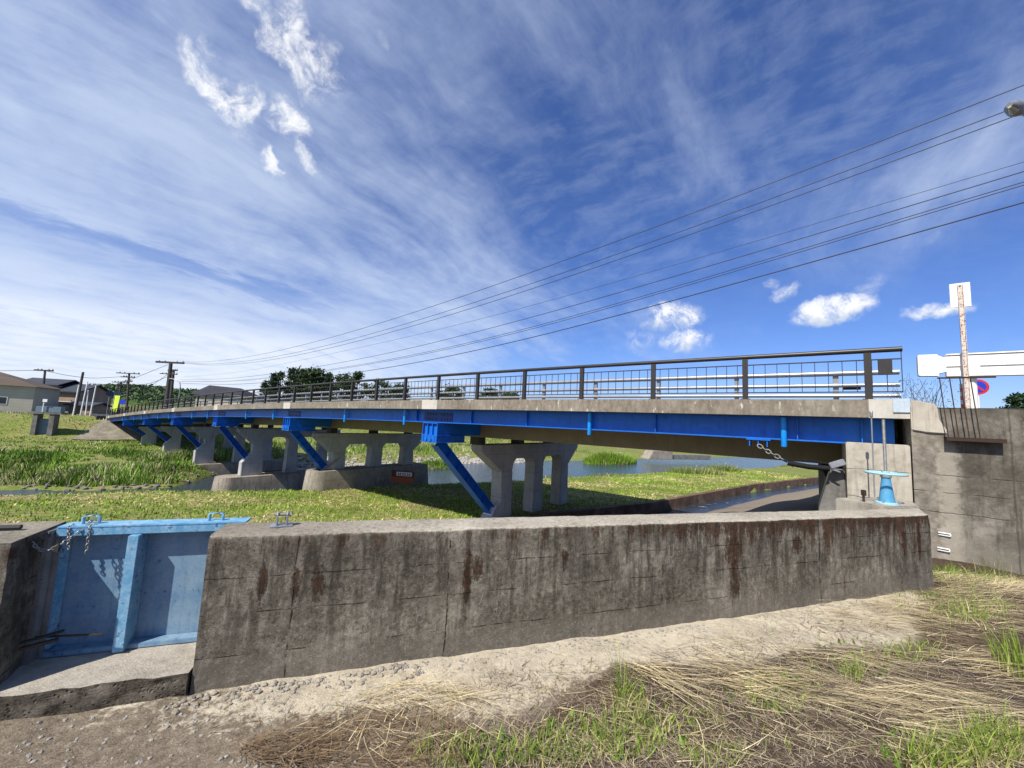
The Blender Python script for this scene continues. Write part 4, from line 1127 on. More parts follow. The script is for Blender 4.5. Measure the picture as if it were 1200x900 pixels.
# concrete revetment near far bridge end
b = MB()
def rev(u, v):
    r = -12.5 - 7.0 * u - 2.2 * (1 - v) * u; q = 78.5 + 8.6 * v; x, y = xy(r, q); return (x, y, height(x, y) + .14)
b.grid(rev, 20, 14); tag(b.build('bank_paving', 'bank_concrete', None, smooth=True), kind='structure')
b = MB(); s0 = 86.5
ab2 = thing('far_abutment', 'pale concrete abutment at the far end of the bridge', 'abutment', P0, BROT)
b.box(-s0 - 1.2, -s0, .0, 9.8, -5, deckz(s0) - .9); b.build('wall_body', 'abutment_concrete', ab2)
b = MB(); b.box(-s0 - 1.2, -s0 - .55, -.02, 9.8, deckz(s0) - .9, deckz(s0)); b.build('back_wall', 'abutment_concrete', ab2)
b = MB(); b.box(-170, -88, -1, 11, -6, deckz(s0) - .06); o = b.build('road_far', 'asphalt', None, loc=P0, rotz=BROT); o.name = 'far_road'; tag(o, kind='structure')

# orange board by pier
c = onz(472, 566, -2.85)
t = thing('orange_board', 'orange and red warning board with white lettering panel under the bridge', 'board', c, R(-8))
b = MB(); b.box(-.85, .75, 0, .04, .0, .38); b.build('lower_board', 'oil_orange', t); b = MB(); b.box(-.85, .75, .005, .045, .381, .80); b.build('upper_board', 'deep_red', t)
b = MB(); b.box(-.5, .6, -.012, .003, .46, .72); tp = b.build('text_panel', 'white_paint', t)
b = MB()
for k in range(6):
    x = -.42 + k * .165
    b.box(x, x + .12, -.016, -.0125, .50, .535).box(x + .045, x + .075, -.016, -.0125, .535, .68).box(x, x + .12, -.016, -.0125, .60 + .01 * (k % 3), .63 + .01 * (k % 3)).box(x + (.0 if k % 2 else .09), x + (.03 if k % 2 else .12), -.016, -.0125, .535, .60)
b.build('lettering', 'dark_steel', tp)

# canal kerb wall
b = MB()
def kerb_prof(r):
    return [(14.72, -3.6), (14.72, -2.68), (15.02, -2.66), (15.02, -3.4)]
rr_ = list(np.arange(2, 66, 1.0))
for r in rr_:
    for (q, z) in kerb_prof(r):
        x, y = xy(r, q + .05 * nz(r, q, .8)); b.v.append((x, y, z + .02 * nz(r, q, 1.3, 2)))
for i in range(len(rr_) - 1):
    for j in range(3): b.f.append((i * 4 + j, (i + 1) * 4 + j, (i + 1) * 4 + j + 1, i * 4 + j + 1))
b.f.append((0, 1, 2, 3)); m = (len(rr_) - 1) * 4; b.f.append((m + 3, m + 2, m + 1, m))
tag(b.build('canal_kerb', 'kerb_concrete', None), 'brown stained concrete kerb along the narrow canal beyond the bridge', 'kerb')

# weir block upstream
c = onz(768, 534, -3.6)
t = thing('weir_block', 'grey concrete weir block across the river beyond the reeds', 'weir', (c.x, c.y, -4.2), R(20))
b = MB(); b.prism([(-2.4, 0), (3.4, 0), (3.4, 1.6), (-1.2, 1.6)], -1, 1.5, 'y'); b.build('block', 'footing_concrete', t, bevel=.05)
b = MB(); b.box(3.5, 14, -.4, 1.2, 0, .9); b.build('low_crest', 'dark_concrete', t, bevel=.05)
b = MB(); b.prism([(-8, -.5), (-5, -.5), (-5.6, .9), (-7.4, .6)], 2, 4, 'y'); b.build('boulder', 'stone_grey', t, bevel=.3)

# ------------------------------------------------------------------ vegetation: trees
def tree(label, u, vtop, y, wid, kind, hbase=None, group='trees beyond the bridge', z0=None):
    top = aty(u, vtop, y); zb = height(top.x, y) if z0 is None else z0
    H = top.z - zb
    t = thing('pine_tree' if kind == 'con' else 'broadleaf_tree', label, 'tree', (top.x, y, zb), 0, group)
    b = MB(); b.tube([(0, 0, -.3), (.1, .05, H * .35), (-.05, .1, H * .7), (0, 0, H * .95)], [H * .028, H * .022, H * .012, H * .003], 8)
    for k in range(7):
        a = random.uniform(0, 6.28); hz_ = H * random.uniform(.3, .75); L = wid * .4
        b.tube([(0, 0, hz_), (math.cos(a) * L * .5, math.sin(a) * L * .5, hz_ + H * .05), (math.cos(a) * L, math.sin(a) * L, hz_ + H * .08)], [H * .01, H * .007, H * .003], 5)
    b.build('trunk', 'bark', t, smooth=True)
    # clumps of leaf cards
    wid *= .82; nc = 46; pts = []; cs = []
    for k in range(nc):
        f = rng.random()
        if kind == 'con':
            hh_ = H * (.2 + .78 * f); rad = wid * .5 * (1 - f) ** .8 + .15
        else:
            hh_ = H * (.3 + .66 * f); rad = wid * .5 * math.sqrt(max(.05, 1 - (2 * f - .95) ** 2))
        a = rng.uniform(0, 6.28); rr = rad * math.sqrt(rng.uniform(.25, 1))
        c = np.array([math.cos(a) * rr, math.sin(a) * rr, hh_]); n = 70; sg = wid * (.075 if kind == 'con' else .095)
        p = c + rng.normal(0, 1, (n, 3)) * np.array([sg, sg, sg * .7]); pts.append(p)
        base = np.array((.015, .035, .012)) if kind == 'con' else np.array((.026, .047, .013))
        cs.append(np.tile(base * rng.uniform(.6, 1.7), (n, 1)) * rng.uniform(.7, 1.3, (n, 1)))
    P = np.concatenate(pts); Cc_ = np.concatenate(cs); n = len(P); sz = wid * .045 * rng.uniform(.6, 1.5, (n, 1))
    a1 = rng.normal(0, 1, (n, 3)); a1 /= np.linalg.norm(a1, axis=1, keepdims=True); a2 = np.cross(a1, rng.normal(0, 1, (n, 3))); a2 /= np.linalg.norm(a2, axis=1, keepdims=True)
    V = np.stack([P - a1 * sz, P + a2 * sz * .6, P + a1 * sz, P - a2 * sz * .6], 1).reshape(-1, 3)
    Fq = np.arange(n * 4).reshape(n, 4)
    o = raw_mesh('crown', V, Fq, 'leaf', np.repeat(Cc_, 4, 0)); o.parent = t
    return t
TY = 118
for lab, u, vt, w, kd in (('small dark conifer leftmost of the tree clump above the railing', 311, 446, 5, 'con'), ('slender conifer second from the left in the tree clump', 321, 436, 5, 'con'), ('rounded dark tree left of the tallest conifer in the clump', 330, 436, 8, 'br'), ('tallest spiked conifer in the tree clump', 343, 428.5, 6, 'con'), ('broad rounded tree right of the tallest conifer', 354, 432, 9, 'br'), ('largest rounded tree at the clump centre', 367, 429.5, 10, 'br'), ('rounded tree right of the clump centre', 377, 431, 9, 'br'), ('narrow tree at the right edge of the main clump', 386, 436, 6, 'con'), ('low wide tree right of the main clump', 405, 438, 9, 'br'), ('rounded tree at the right end of the lower trees', 420, 435.5, 7, 'br'), ('low pale tree far right behind the railing balusters', 444, 444, 9, 'br')):
    tree(lab, u, vt, TY + random.uniform(-4, 6), w, kd, z0=-1)
for lab, u, vt, w in (('small low tree behind railing right of the lower trees', 468, 450, 9), ('small bushy tree glimpsed behind the railing middle', 530, 452, 9), ('small bushy tree glimpsed behind railing right of middle', 575, 456, 9), ('small round tree glimpsed behind railing above the second span', 600, 458, 8)):
    tree(lab, u, vt, TY + random.uniform(-4, 6), w, 'br', z0=-1)
tree('small dark conifer at the right frame edge above the wing wall', 1194, 462, 40, 3.4, 'con', z0=4.2, group='trees right of the road')

# hill with forest canopy
b = MB()
def hillz(x, y):
    u = x / y
    h = 30 * math.exp(-((x + 690) / 130) ** 2) + 20 * math.exp(-((x + 520) / 90) ** 2) + 14 * math.exp(-((x + 950) / 160) ** 2)
    return h * (1 + .08 * nz(x, y, .01))
hv = []
b.grid(lambda u, v: (lambda x, y: (x, y, -1.2 + hillz(x, y) * math.sin(math.pi * min(1, v * 1.0)) ** .8))(-1350 + 1000 * u, 590 + 240 * v), 90, 20)
tag(b.build('hill', 'wooded_hill', None, smooth=True), kind='structure')
n = 5200; hx = rng.uniform(-1340, -360, n); hy = rng.uniform(600, 740, n)
keep = np.array([hillz(x, y) for x, y in zip(hx, hy)]); ok = keep > 2; hx, hy, keep = hx[ok], hy[ok], keep[ok]; n = len(hx)
hz2 = np.array([-1.2 + k * math.sin(math.pi * (y - 590) / 240) ** .8 for k, y in zip(keep, hy)])
V = []; Cx = []
m = 14
for i in range(n):
    p = np.array([hx[i], hy[i], hz2[i] + 1.5]) + rng.normal(0, 1, (m, 3)) * np.array([2.6, 2.6, 2.0]); V.append(p)
P = np.concatenate(V); nn_ = len(P); sz = rng.uniform(.8, 2.2, (nn_, 1)); a1 = rng.normal(0, 1, (nn_, 3)); a1 /= np.linalg.norm(a1, axis=1, keepdims=True); a2 = np.cross(a1, rng.normal(0, 1, (nn_, 3))); a2 /= np.linalg.norm(a2, axis=1, keepdims=True)
Vq = np.stack([P - a1 * sz, P + a2 * sz, P + a1 * sz, P - a2 * sz], 1).reshape(-1, 3)
cc = np.repeat(rcol(n, (.04, .07, .035), (.10, .15, .055), .3), m, 0)
o = raw_mesh('hill_forest', Vq, np.arange(nn_ * 4).reshape(nn_, 4), 'leaf', np.repeat(cc, 4, 0)); tag(o, 'dense green forest covering the distant hill', 'forest', kind='stuff')

# ------------------------------------------------------------------ grasses
def zs(x, y): return np.array([height(a, b_) for a, b_ in zip(x, y)])
def field(n, r0, r1, q0, q1):
    r = rng.uniform(r0, r1, n); q = rng.uniform(q0, q1, n)
    P = np.array([xy(a, b_) for a, b_ in zip(r, q)]); return P[:, 0], P[:, 1], r, q
# mown terrace
parts = []
n = 62000
x, y, r, q = field(n, -16, 52, 15.05, 28.8)
dens = np.array([nz(a, b_, .28, 3) + .5 * nz(a, b_, 1.1, 4) for a, b_ in zip(x, y)])
dist = np.hypot(x, y); vis = (np.abs(x) < y * 1.42 + 1) & (q < np.array([edge_near(a) + .1 for a in r])) & (rng.random(n) < np.clip(1.35 - dist / 55, .35, 1))
x, y, dens, dist = x[vis], y[vis], dens[vis], dist[vis]; n = len(x)
base = np.stack([x, y, zs(x, y) - .01], -1)
rr2, qq2 = x * .84 + y * .543, -x * .543 + y * .84
row = np.sin(rr2 * .62 + qq2 * 1.15 + 1.6 * np.array([nz(a, b_, .12, 8) for a, b_ in zip(x, y)]))
dry = (dens * .8 + .42 * (row > .45) + rng.normal(0, .18, n)) > .20
shade = np.clip(1 + .55 * np.array([nz(a, b_, .5, 9) for a, b_ in zip(x, y)]), .5, 1.6)[:, None]
cols = np.where(dry[:, None], rcol(n, (.38, .30, .11), (.74, .60, .28)), rcol(n, (.11, .20, .018), (.33, .44, .05))) * shade
hgt_ = np.where(dry, rng.uniform(.03, .09, n), rng.uniform(.06, .17, n)); wd_ = (.018 + .0011 * dist) * rng.uniform(.7, 1.3, n)
rch = np.where(dry, rng.uniform(.1, .3, n), rng.uniform(.02, .1, n))
parts.append(blade_arrays(base, rdirs(n), hgt_, rch, wd_, cols, 2))
V, Fq, Cx = merge(parts); o = raw_mesh('meadow_grass', V, Fq, 'blade', Cx); tag(o, 'mown grass with dry straw patches on the river terrace', 'grass', kind='stuff')
# far bank weeds (left sandbar and levee)
parts = []
def weeds(n, r0, r1, q0, q1, h0, h1, ca, cb, dryf=.15, thr=-.1, seed=1, wd=.05):
    x, y, r, q = field(n, r0, r1, q0, q1)
    d = np.array([nz(a, b_, .25, seed) + .4 * nz(a, b_, .9, seed + 1) for a, b_ in zip(x, y)])
    fe = np.array([river_far(a) for a in r])
    ok = (d > thr) & (q > fe + .1) & (np.abs(x) < y * 1.45 + 2); x, y, d = x[ok], y[ok], d[ok]; n = len(x)
    if n == 0: return
    base = np.stack([x, y, zs(x, y) - .03], -1)
    e_ = np.array([nz(a, b_, .17, seed + 11) + .5 * nz(a, b_, .6, seed + 12) for a, b_ in zip(x, y)])
    dr = rng.random(n) < np.clip(dryf + e_ * .9, .03, .8)
    cols = np.where(dr[:, None], rcol(n, (.28, .24, .12), (.55, .5, .32)), rcol(n, ca, cb, .25)) * np.clip(1 - .8 * np.array([nz(a, b_, .35, seed + 20) for a, b_ in zip(x, y)]), .45, 1.7)[:, None]
    h = rng.uniform(h0, h1, n) * np.clip(.5 + d * 1.6, .35, 1.5)
    parts.append(blade_arrays(base, rdirs(n), h, h * rng.uniform(.15, .6, n), rng.uniform(.6, 1.4, n) * wd, cols, 3))
weeds(30000, -32, -1, 42, 62, .3, .8, (.06, .13, .012), (.18, .31, .03), .10, -.4, 1, .08)
weeds(9000, -32, -2, 42, 47, .12, .45, (.05, .10, .012), (.15, .24, .03), .2, -1.0, 7, .06)
weeds(12000, -36, 2, 60, 79, .2, .5, (.07, .14, .012), (.20, .33, .03), .08, -.55, 2, .1)
weeds(16000, -75, 0, 78, 104, .12, .34, (.07, .11, .015), (.19, .24, .045), .3, -.4, 3, .11)
weeds(14000, 1, 60, 53, 78, .3, .8, (.06, .12, .012), (.18, .29, .03), .15, -.1, 4, .11)
weeds(6000, -2, 70, 78, 90, .3, .9, (.06, .12, .015), (.16, .25, .03), .2, -.2, 5, .14)
V, Fq, Cx = merge(parts); o = raw_mesh('riverbank_weeds', V, Fq, 'blade', Cx); tag(o, 'tall green weeds and pale dry reeds covering the far river bank', 'weeds', kind='stuff')
# distinct clumps
def clump(name, label, cx_, cy_, rx, ry, n, h0, h1, ca, cb, wd, z=None, group=None, dryf=.1, island=False):
    a = rng.uniform(0, 6.28, n); rr = np.sqrt(rng.random(n)); x = rr * np.cos(a) * rx; y = rr * np.sin(a) * ry
    zb = height(cx_, cy_) if z is None else z
    t = thing(name, label, 'plant', (cx_, cy_, zb), R(33) if island else 0, group)
    dome = (1 - rr ** 2)
    if island: bz = dome * .5 
    else: bz = (zs(x + cx_, y + cy_) - zb) if z is None else np.zeros(n)
    base = np.stack([x, y, bz - .02], -1); dr = rng.random(n) < dryf
    cols = np.where(dr[:, None], rcol(n, DRY_A, DRY_B), rcol(n, ca, cb, .25))
    h = rng.uniform(h0, h1, n) * (.45 + .55 * dome); dd = np.stack([x, y], -1) / (np.linalg.norm(np.stack([x, y], -1), axis=1, keepdims=True) + 1e-5) * .7 + rdirs(n) * .5
    V, Fq, Cx = blade_arrays(base, dd, h, h * rng.uniform(.15, .55, n), rng.uniform(.6, 1.4, n) * wd, cols, 3)
    o = raw_mesh('leaves', V, Fq, 'blade', Cx); o.parent = t
    if island:
        b = MB(); pf = []
        for k in range(6): f = k / 5; pf.append((1.05 * (1 - f) + .02, .5 * (1 - (1 - f) ** 2) - .08 if k else -.4))
        b.lathe(pf, n=20); b.v = [(vx * rx, vy * ry, vz + .05 * nz(vx * 4, vy * 4, 1)) for vx, vy, vz in b.v]; b.build('mound', 'bank_concrete', t, smooth=True)
    return t
gi = 'grassy islets in the river'
c = onz(716, 542.5, WATER); clump('grass_islet', 'largest bright green grassy islet in the river beyond the third pier column', c.x, c.y, 6.5, 2.4, 3600, .9, 1.9, (.08, .16, .012), (.20, .32, .03), .14, WATER, gi, .04, True)
c = onz(512, 548, WATER); clump('grass_islet', 'smaller green islet seen left of the nearest blue strut', c.x, c.y, 3.6, 1.8, 1500, .4, .9, (.07, .15, .012), (.18, .30, .03), .1, WATER, gi, .04, True)
gr_ = 'reed clumps on the terrace edge'
for lab, u, v, rx, n_, h1 in (('tall mixed reed clump right of the islets on the terrace edge', 815, 556, 3.2, 1400, 1.0), ('rounded green reed clump at the right end of the terrace edge', 848, 553, 2.2, 800, 1.2), ('low sparse reed clump beside the third pier column', 700, 558, 2.5, 500, .5), ('low sparse reeds between the pier columns', 640, 560, 2.2, 420, .6), ('low reed tuft under the restrainer chain', 930, 548, 2.6, 500, .6)):
    c = onz(u, v, -3.0); clump('reed_clump', lab, c.x, c.y, rx, 1.0, n_, h1 * .4, h1, (.07, .13, .02), (.17, .25, .05), .06, None, gr_, .25)

# stones: rocky far shore seen between piers
def rocks(name, label, pts, s0, s1, m='stone_grey'):
    b = MB()
    for (x, y, z) in pts:
        sc = random.uniform(s0, s1); o = len(b.v); seed = random.random() * 50
        th0 = random.random() * 6
        for lat in range(4):
            ph = -math.pi / 2 + math.pi * (lat + .5) / 4
            for lon in range(6):
                th = th0 + 2 * math.pi * lon / 6; dv = Vector((math.cos(ph) * math.cos(th), math.cos(ph) * math.sin(th), math.sin(ph) * .65))
                k = 1 + .45 * mn.noise(dv * 1.3 + Vector((seed, 0, 0))); b.v.append((x + dv.x * sc * k, y + dv.y * sc * k, z + dv.z * sc * k))
        for lat in range(3):
            for lon in range(6):
                l2 = (lon + 1) % 6; b.f.append((o + lat * 6 + lon, o + lat * 6 + l2, o + lat * 6 + 6 + l2, o + lat * 6 + 6 + lon))
        b.f.append(tuple(o + k for k in range(5, -1, -1))); b.f.append(tuple(o + 18 + k for k in range(6)))
    return tag(b.build(name, m, None), label, 'stones', kind='stuff')
pts = []
for k in range(700):
    r = random.uniform(-1, 40); q = river_far(r) + abs(random.gauss(0, 2.0)) - 1.0
    x, y = xy(r, q); pts.append((x, y, max(height(x, y), WATER - .1) + .02))
rocks('shore_stones', 'pale rounded stones along the far river shore', pts, .12, .42)
pts = []
for k in range(60):
    r = random.uniform(-14, -1); q = river_far(r) + abs(random.gauss(0, .7)) - .7
    x, y = xy(r, q); pts.append((x, y, max(height(x, y), WATER - .1) + .03))
rocks('sandbar_stones', 'brown stones along the weedy sandbar at left', pts, .05, .2, 'dark_concrete')
pts = []
for k in range(420):
    t = random.uniform(-.1, 3.6) if random.random() < .8 else random.uniform(-2.6, 6); off = -.035 - abs(random.gauss(0, .06)) - (.25 * random.random() if random.random() < .25 else 0)
    p = WP(t, off); pts.append((p.x, p.y, height(p.x, p.y) + .003))
for k in range(170):
    p = onz(random.uniform(-20, 420), random.uniform(815, 905), 0)
    if to_t(p.x, p.y)[1] < -.06: pts.append((p.x, p.y, height(p.x, p.y) + .001))
pts2 = []
for k in range(90):
    t = random.uniform(-.02, 1.25); p = WP(t, -.04 - abs(random.gauss(0, .05))); pts2.append((p.x, p.y, height(p.x, p.y) + .004))
rocks('rubble', 'grey rubble bits piled at the left foot of the flood wall', pts2, .006, .022, 'footing_concrete')
rocks('gravel', 'small grey gravel bits scattered along the flood wall foot', [q for q in pts], .003, .011)

# ------------------------------------------------------------------ foreground straw and grass
parts_s, parts_g = [], []
def spray(n, cu, cv, ru, rv, kind, L0, L1, head=None, spread=.5, lift=.05, col=None, wd=.004):
    """scatter blades on the ground around a patch"""
    a = rng.uniform(0, 6.28, n); rr = np.sqrt(rng.random(n)); u = cu + ru * rr * np.cos(a); v = cv + rv * rr * np.sin(a)
    P = np.array([tuple(onz(a_, b_, 0)) for a_, b_ in zip(u, v)])
    tt = np.array([to_t(p[0], p[1])[1] for p in P]); wing = np.array([to_t(p[0], p[1])[0] > 7.0 and to_sn(p[0], p[1])[1] < -.06 for p in P])
    ok = ((tt < -.02) | wing) & (np.abs(P[:, 0]) < 9) & (P[:, 1] < 7.5)
    P = P[ok]; n = len(P)
    if n == 0: return
    P[:, 2] = zs(P[:, 0], P[:, 1])
    if head is None: d = rdirs(n)
    else:
        h = rng.normal(head, spread, n); d = np.stack([np.cos(h), np.sin(h)], -1)
    L = rng.uniform(L0, L1, n)
    if kind == 'straw':
        P[:, 2] += rng.uniform(.002, lift, n); hh_ = L * rng.normal(.05, .07, n); cols = rcol(n, *(col or (DRY_A, DRY_B)), .25)
        parts_s.append(blade_arrays(P, d, hh_, L, wd * np.exp(rng.normal(0, .45, n)), cols, 5, L * rng.normal(0, .26, n), False))
    else:
        hh_ = L * rng.uniform(.6, 1, n); cols = rcol(n, *(col or (GREEN_A, GREEN_B)), .3)
        parts_g.append(blade_arrays(P, d, hh_, L * rng.uniform(.2, .8, n), wd * 1.6 * rng.uniform(.6, 1.5, n), cols, 5, L * rng.normal(0, .1, n)))
PALE = ((.34, .26, .12), (.72, .60, .36)); DRYC = ((.3, .24, .13), (.55, .46, .28)); BROWN = ((.09, .055, .03), (.27, .19, .11)); GREY = ((.16, .12, .085), (.34, .28, .2))
hd_r = math.atan2(-.55, .83)           # sweeping towards the lower right
# right sweep of dry straw
for cu, cv, ru, rv, n_, hd_ in ((870, 770, 110, 28, 420, -.55), (980, 800, 150, 40, 800, -.5), (1090, 800, 130, 40, 700, -.35), (1150, 700, 70, 36, 900, -.2), (1060, 700, 60, 26, 500, -.5), (1000, 725, 70, 20, 320, -.6), (1130, 850, 110, 40, 420, -.3), (780, 790, 60, 20, 240, -.7)):
    for q_ in range(7):
        a_ = rng.uniform(0, 6.28); f_ = math.sqrt(rng.random()) * .8
        spray(int(n_ * .055), cu + ru * f_ * math.cos(a_), cv + rv * f_ * math.sin(a_), ru * .33, rv * .3, 'straw', .14, .6, hd_ + rng.normal(0, .16), .14, .06, PALE, .0032)
    spray(int(n_ * .55), cu, cv, ru, rv, 'straw', .08, .3, hd_, .8, .03, GREY, .0032)
# lower centre mound
spray(560, 445, 870, 105, 36, 'straw', .06, .26, .1, .8, .05, BROWN, .0028)
spray(420, 420, 870, 150, 40, 'straw', .03, .14, None, 1, .02, BROWN, .0026)
spray(130, 475, 818, 70, 14, 'straw', .1, .36, .1, .3, .06, PALE, .003)
spray(200, 480, 850, 120, 45, 'straw', .1, .3, None, .5, .08, PALE, .003)
spray(260, 330, 885, 60, 20, 'straw', .08, .25, .2, .6, .05, BROWN, .0035)
# bits everywhere on the soil
spray(5200, 790, 845, 330, 70, 'straw', .02, .11, None, 1, .01, GREY, .0026)
spray(1500, 830, 840, 330, 60, 'straw', .02, .12, None, 1, .012, DRYC, .0026)
spray(2600, 1060, 740, 180, 80, 'straw', .02, .12, None, 1, .012, GREY, .0028)
spray(900, 1120, 705, 120, 45, 'straw', .08, .35, -.4, .4, .03, PALE, .0032)
spray(500, 1150, 680, 80, 20, 'straw', .08, .35, -.3, .4, .03, PALE, .0032)
spray(260, 900, 800, 280, 90, 'straw', .1, .45, -.45, .45, .03, PALE, .003)
spray(700, 960, 770, 160, 60, 'straw', .03, .16, None, 1, .012, GREY, .003)
spray(200, 660, 800, 100, 25, 'straw', .03, .14, None, 1, .01, BROWN, .003)
spray(100, 350, 850, 200, 40, 'straw', .03, .12, None, 1, .008, GREY, .003)
# broad leaved weeds among the grass
for cu, cv, ru, rv, n_ in ((560, 880, 90, 22, 130), (720, 865, 90, 30, 150), (1110, 880, 90, 26, 170), (1120, 710, 70, 22, 160), (905, 815, 60, 25, 70), (1000, 775, 60, 25, 60), (1150, 672, 40, 10, 120), (1105, 668, 16, 8, 50)):
    spray(n_, cu, cv, ru, rv, 'grass', .02, .06, None, 1, .01, ((.05, .10, .015), (.16, .24, .04)), .011)
spray(200, 1150, 668, 50, 8, 'grass', .06, .22, None, 1, .01, None, .004)
spray(150, 1110, 662, 20, 8, 'grass', .05, .15, None, 1, .01, None, .004)
spray(600, 1150, 668, 60, 12, 'straw', .08, .35, -.3, .6, .03, PALE, .0032)
# green patches
for cu, cv, ru, rv, n_, L1 in ((560, 888, 80, 18, 200, .12), (665, 872, 45, 24, 190, .11), (735, 865, 42, 26, 230, .12), (800, 842, 50, 24, 90, .09), (740, 828, 18, 20, 70, .16), (908, 812, 40, 20, 190, .09), (1110, 888, 50, 20, 330, .16), (1170, 878, 36, 26, 330, .18), (1140, 715, 44, 14, 260, .12), (1090, 690, 60, 14, 240, .10), (1068, 765, 34, 12, 150, .10), (1000, 785, 14, 16, 80, .12), (830, 888, 40, 16, 110, .09), (1040, 690, 40, 8, 100, .09), (640, 890, 50, 14, 90, .09), (1000, 760, 150, 40, 140, .07), (870, 850, 200, 40, 130, .07), (1120, 705, 70, 30, 160, .08)):
    spray(n_, cu, cv, ru, rv, 'grass', L1 * .25, L1, None, 1, .01, None, .0034)
    spray(n_ // 2, cu, cv, ru * 1.2, rv * 1.2, 'grass', L1 * .3, L1 * .9, None, 1, .01, ((.2, .2, .05), (.42, .38, .14)), .003)
    spray(n_ // 2, cu, cv, ru * 1.2, rv * 1.2, 'straw', L1 * .5, L1 * 2, None, 1, .02, DRYC, .003)
V, Fq, Cx = merge(parts_s); o = raw_mesh('dry_straw', V, Fq, 'blade', Cx); tag(o, 'loose dry cut straw strewn over the foreground soil', 'straw', kind='stuff')
V, Fq, Cx = merge(parts_g); o = raw_mesh('short_grass', V, Fq, 'blade', Cx); tag(o, 'short green grass sprouting in the foreground soil', 'grass', kind='stuff')
# individual weeds
def fclump(label, u, v, rx, n_, h0, h1, wd=.007, z=0.0, ca=GREEN_A, cb=GREEN_B):
    c = onz(u, v, z); clump('grass_tuft', label, c.x, c.y, rx, rx, n_, h0, h1, ca, cb, wd, None, 'grass tufts in the foreground', .12)
fclump('tallest green grass tuft at the right edge of the frame', 1200, 790, .15, 190, .25, .46)
fclump('green grass tuft with broad blades on the straw slope', 1137, 722, .10, 70, .1, .2)
fclump('thin dark sedge tuft against the foot of the wing wall', 1168, 668, .22, 60, .2, .42, .006, -.2, (.05, .07, .02), (.14, .16, .05))
fclump('small grass tuft on bare soil right of the pale path', 996, 795, .06, 60, .08, .18)
fclump('slender green stalks standing in front of the flood wall', 730, 815, .05, 26, .2, .42, .004)
fclump('bright leafy tuft at the bottom edge left of centre', 545, 893, .07, 60, .06, .15, .011)

# wispy bush behind wing wall
c = BP(-.9, 1.5, 2.24)
t = thing('wispy_bush', 'wispy bare twigged shrub in the gap behind the bridge railing end', 'shrub', c)
b = MB()
for k in range(34):
    a = random.uniform(0, 6.28); L = random.uniform(.3, .75); x0 = random.uniform(-.5, .4); pts_ = [(x0, 0, -.1), (x0 + math.cos(a) * .12, math.sin(a) * .1, L * .5), (x0 + math.cos(a) * .3, math.sin(a) * .22, L)]
    b.tube(pts_, [.006, .004, .002], 4)
b.build('twigs', 'bark', t)
n = 500; P = np.stack([rng.uniform(-.6, .6, n), rng.uniform(-.25, .25, n), rng.uniform(.05, .62, n)], -1); sz = rng.uniform(.008, .02, (n, 1))
a1 = rng.normal(0, 1, (n, 3)); a1 /= np.linalg.norm(a1, axis=1, keepdims=True); a2 = np.cross(a1, rng.normal(0, 1, (n, 3))); a2 /= np.linalg.norm(a2, axis=1, keepdims=True)
V = np.stack([P - a1 * sz, P + a2 * sz * .5, P + a1 * sz, P - a2 * sz * .5], 1).reshape(-1, 3)
o = raw_mesh('leaves', V, np.arange(n * 4).reshape(n, 4), 'leaf', np.repeat(rcol(n, (.06, .1, .02), (.14, .17, .05)), 4, 0)); o.parent = t

# ------------------------------------------------------------------ light, sky, camera
SUNH = Vector((-.59, -.807, 0)).normalized(); ELEV = R(50)
sd = Vector((SUNH.x * math.cos(ELEV), SUNH.y * math.cos(ELEV), math.sin(ELEV)))
L = bpy.data.lights.new('sun', 'SUN'); L.energy = 4.9; L.angle = R(.55); L.color = (1.0, .955, .88)
lo = bpy.data.objects.new('sun', L); COL.objects.link(lo); lo.rotation_euler = sd.to_track_quat('Z', 'Y').to_euler(); lo.location = sd * 50

w = bpy.data.worlds.new('World'); scene.world = w; w.use_nodes = True
nt = w.node_tree; nt.nodes.clear(); k = N(nt)
out = k.new('ShaderNodeOutputWorld'); bg = k.new('ShaderNodeBackground'); nt.links.new(bg.outputs[0], out.inputs[0])
sky = k.new('ShaderNodeTexSky'); sky.sky_type = 'NISHITA'; sky.sun_disc = False; sky.sun_elevation = ELEV
sky.sun_rotation = math.atan2(SUNH.x, SUNH.y); sky.altitude = 150; sky.air_density = 1.0; sky.dust_density = .4; sky.ozone_density = 2.2
STR = .10
bg.inputs[1].default_value = STR
dirv = k.new('ShaderNodeTexCoord').outputs['Generated']
dx, dy, dz = k.sep(dirv)
zc = k.add(k.mx(dz, 0.0), .055)
plane = k.comb(k.m('DIVIDE', dx, zc), k.m('DIVIDE', dy, zc), 0.0)
# cirrus veil drifting along one direction
zc2 = k.add(k.mx(dz, 0.0), .22)
pl2 = k.comb(k.m('DIVIDE', dx, zc2), k.m('DIVIDE', dy, zc2), 0.0)
pr = k.mapv(pl2, (1, 1, 1), (0, 0, R(-52)))
wrp = k.vm('ADD', pr, k.mapv(k.noisec(pr, 1.1, 4), (.35, .35, 0)))
veil = k.noise(k.mapv(wrp, (.6, 1.3, 1)), 1.5, 7, .58)
fib = k.noise(k.mapv(wrp, (1.0, 2.3, 1)), 4.2, 9, .66)
rip = k.noise(k.mapv(wrp, (1.9, 1.0, 1), (0, 0, .6)), 7.0, 7, .62)
azim = k.ss(dx, .35, -.6)
low = k.ss(dz, .62, .12)
dens = k.add(k.add(k.mul(veil, .74), k.add(k.mul(fib, .16), k.mul(rip, .10))), k.add(k.mul(azim, k.add(.17, k.mul(low, .07))), -.06))
ci = k.mul(k.ss(dens, .38, .76), .78)
hi = k.mul(k.ss(k.add(k.mul(rip, .5), k.add(k.mul(fib, .25), k.mul(veil, .25))), .40, .62), k.add(.04, k.mul(k.ss(dz, .12, .5), .12)))
ci = k.mx(ci, hi)
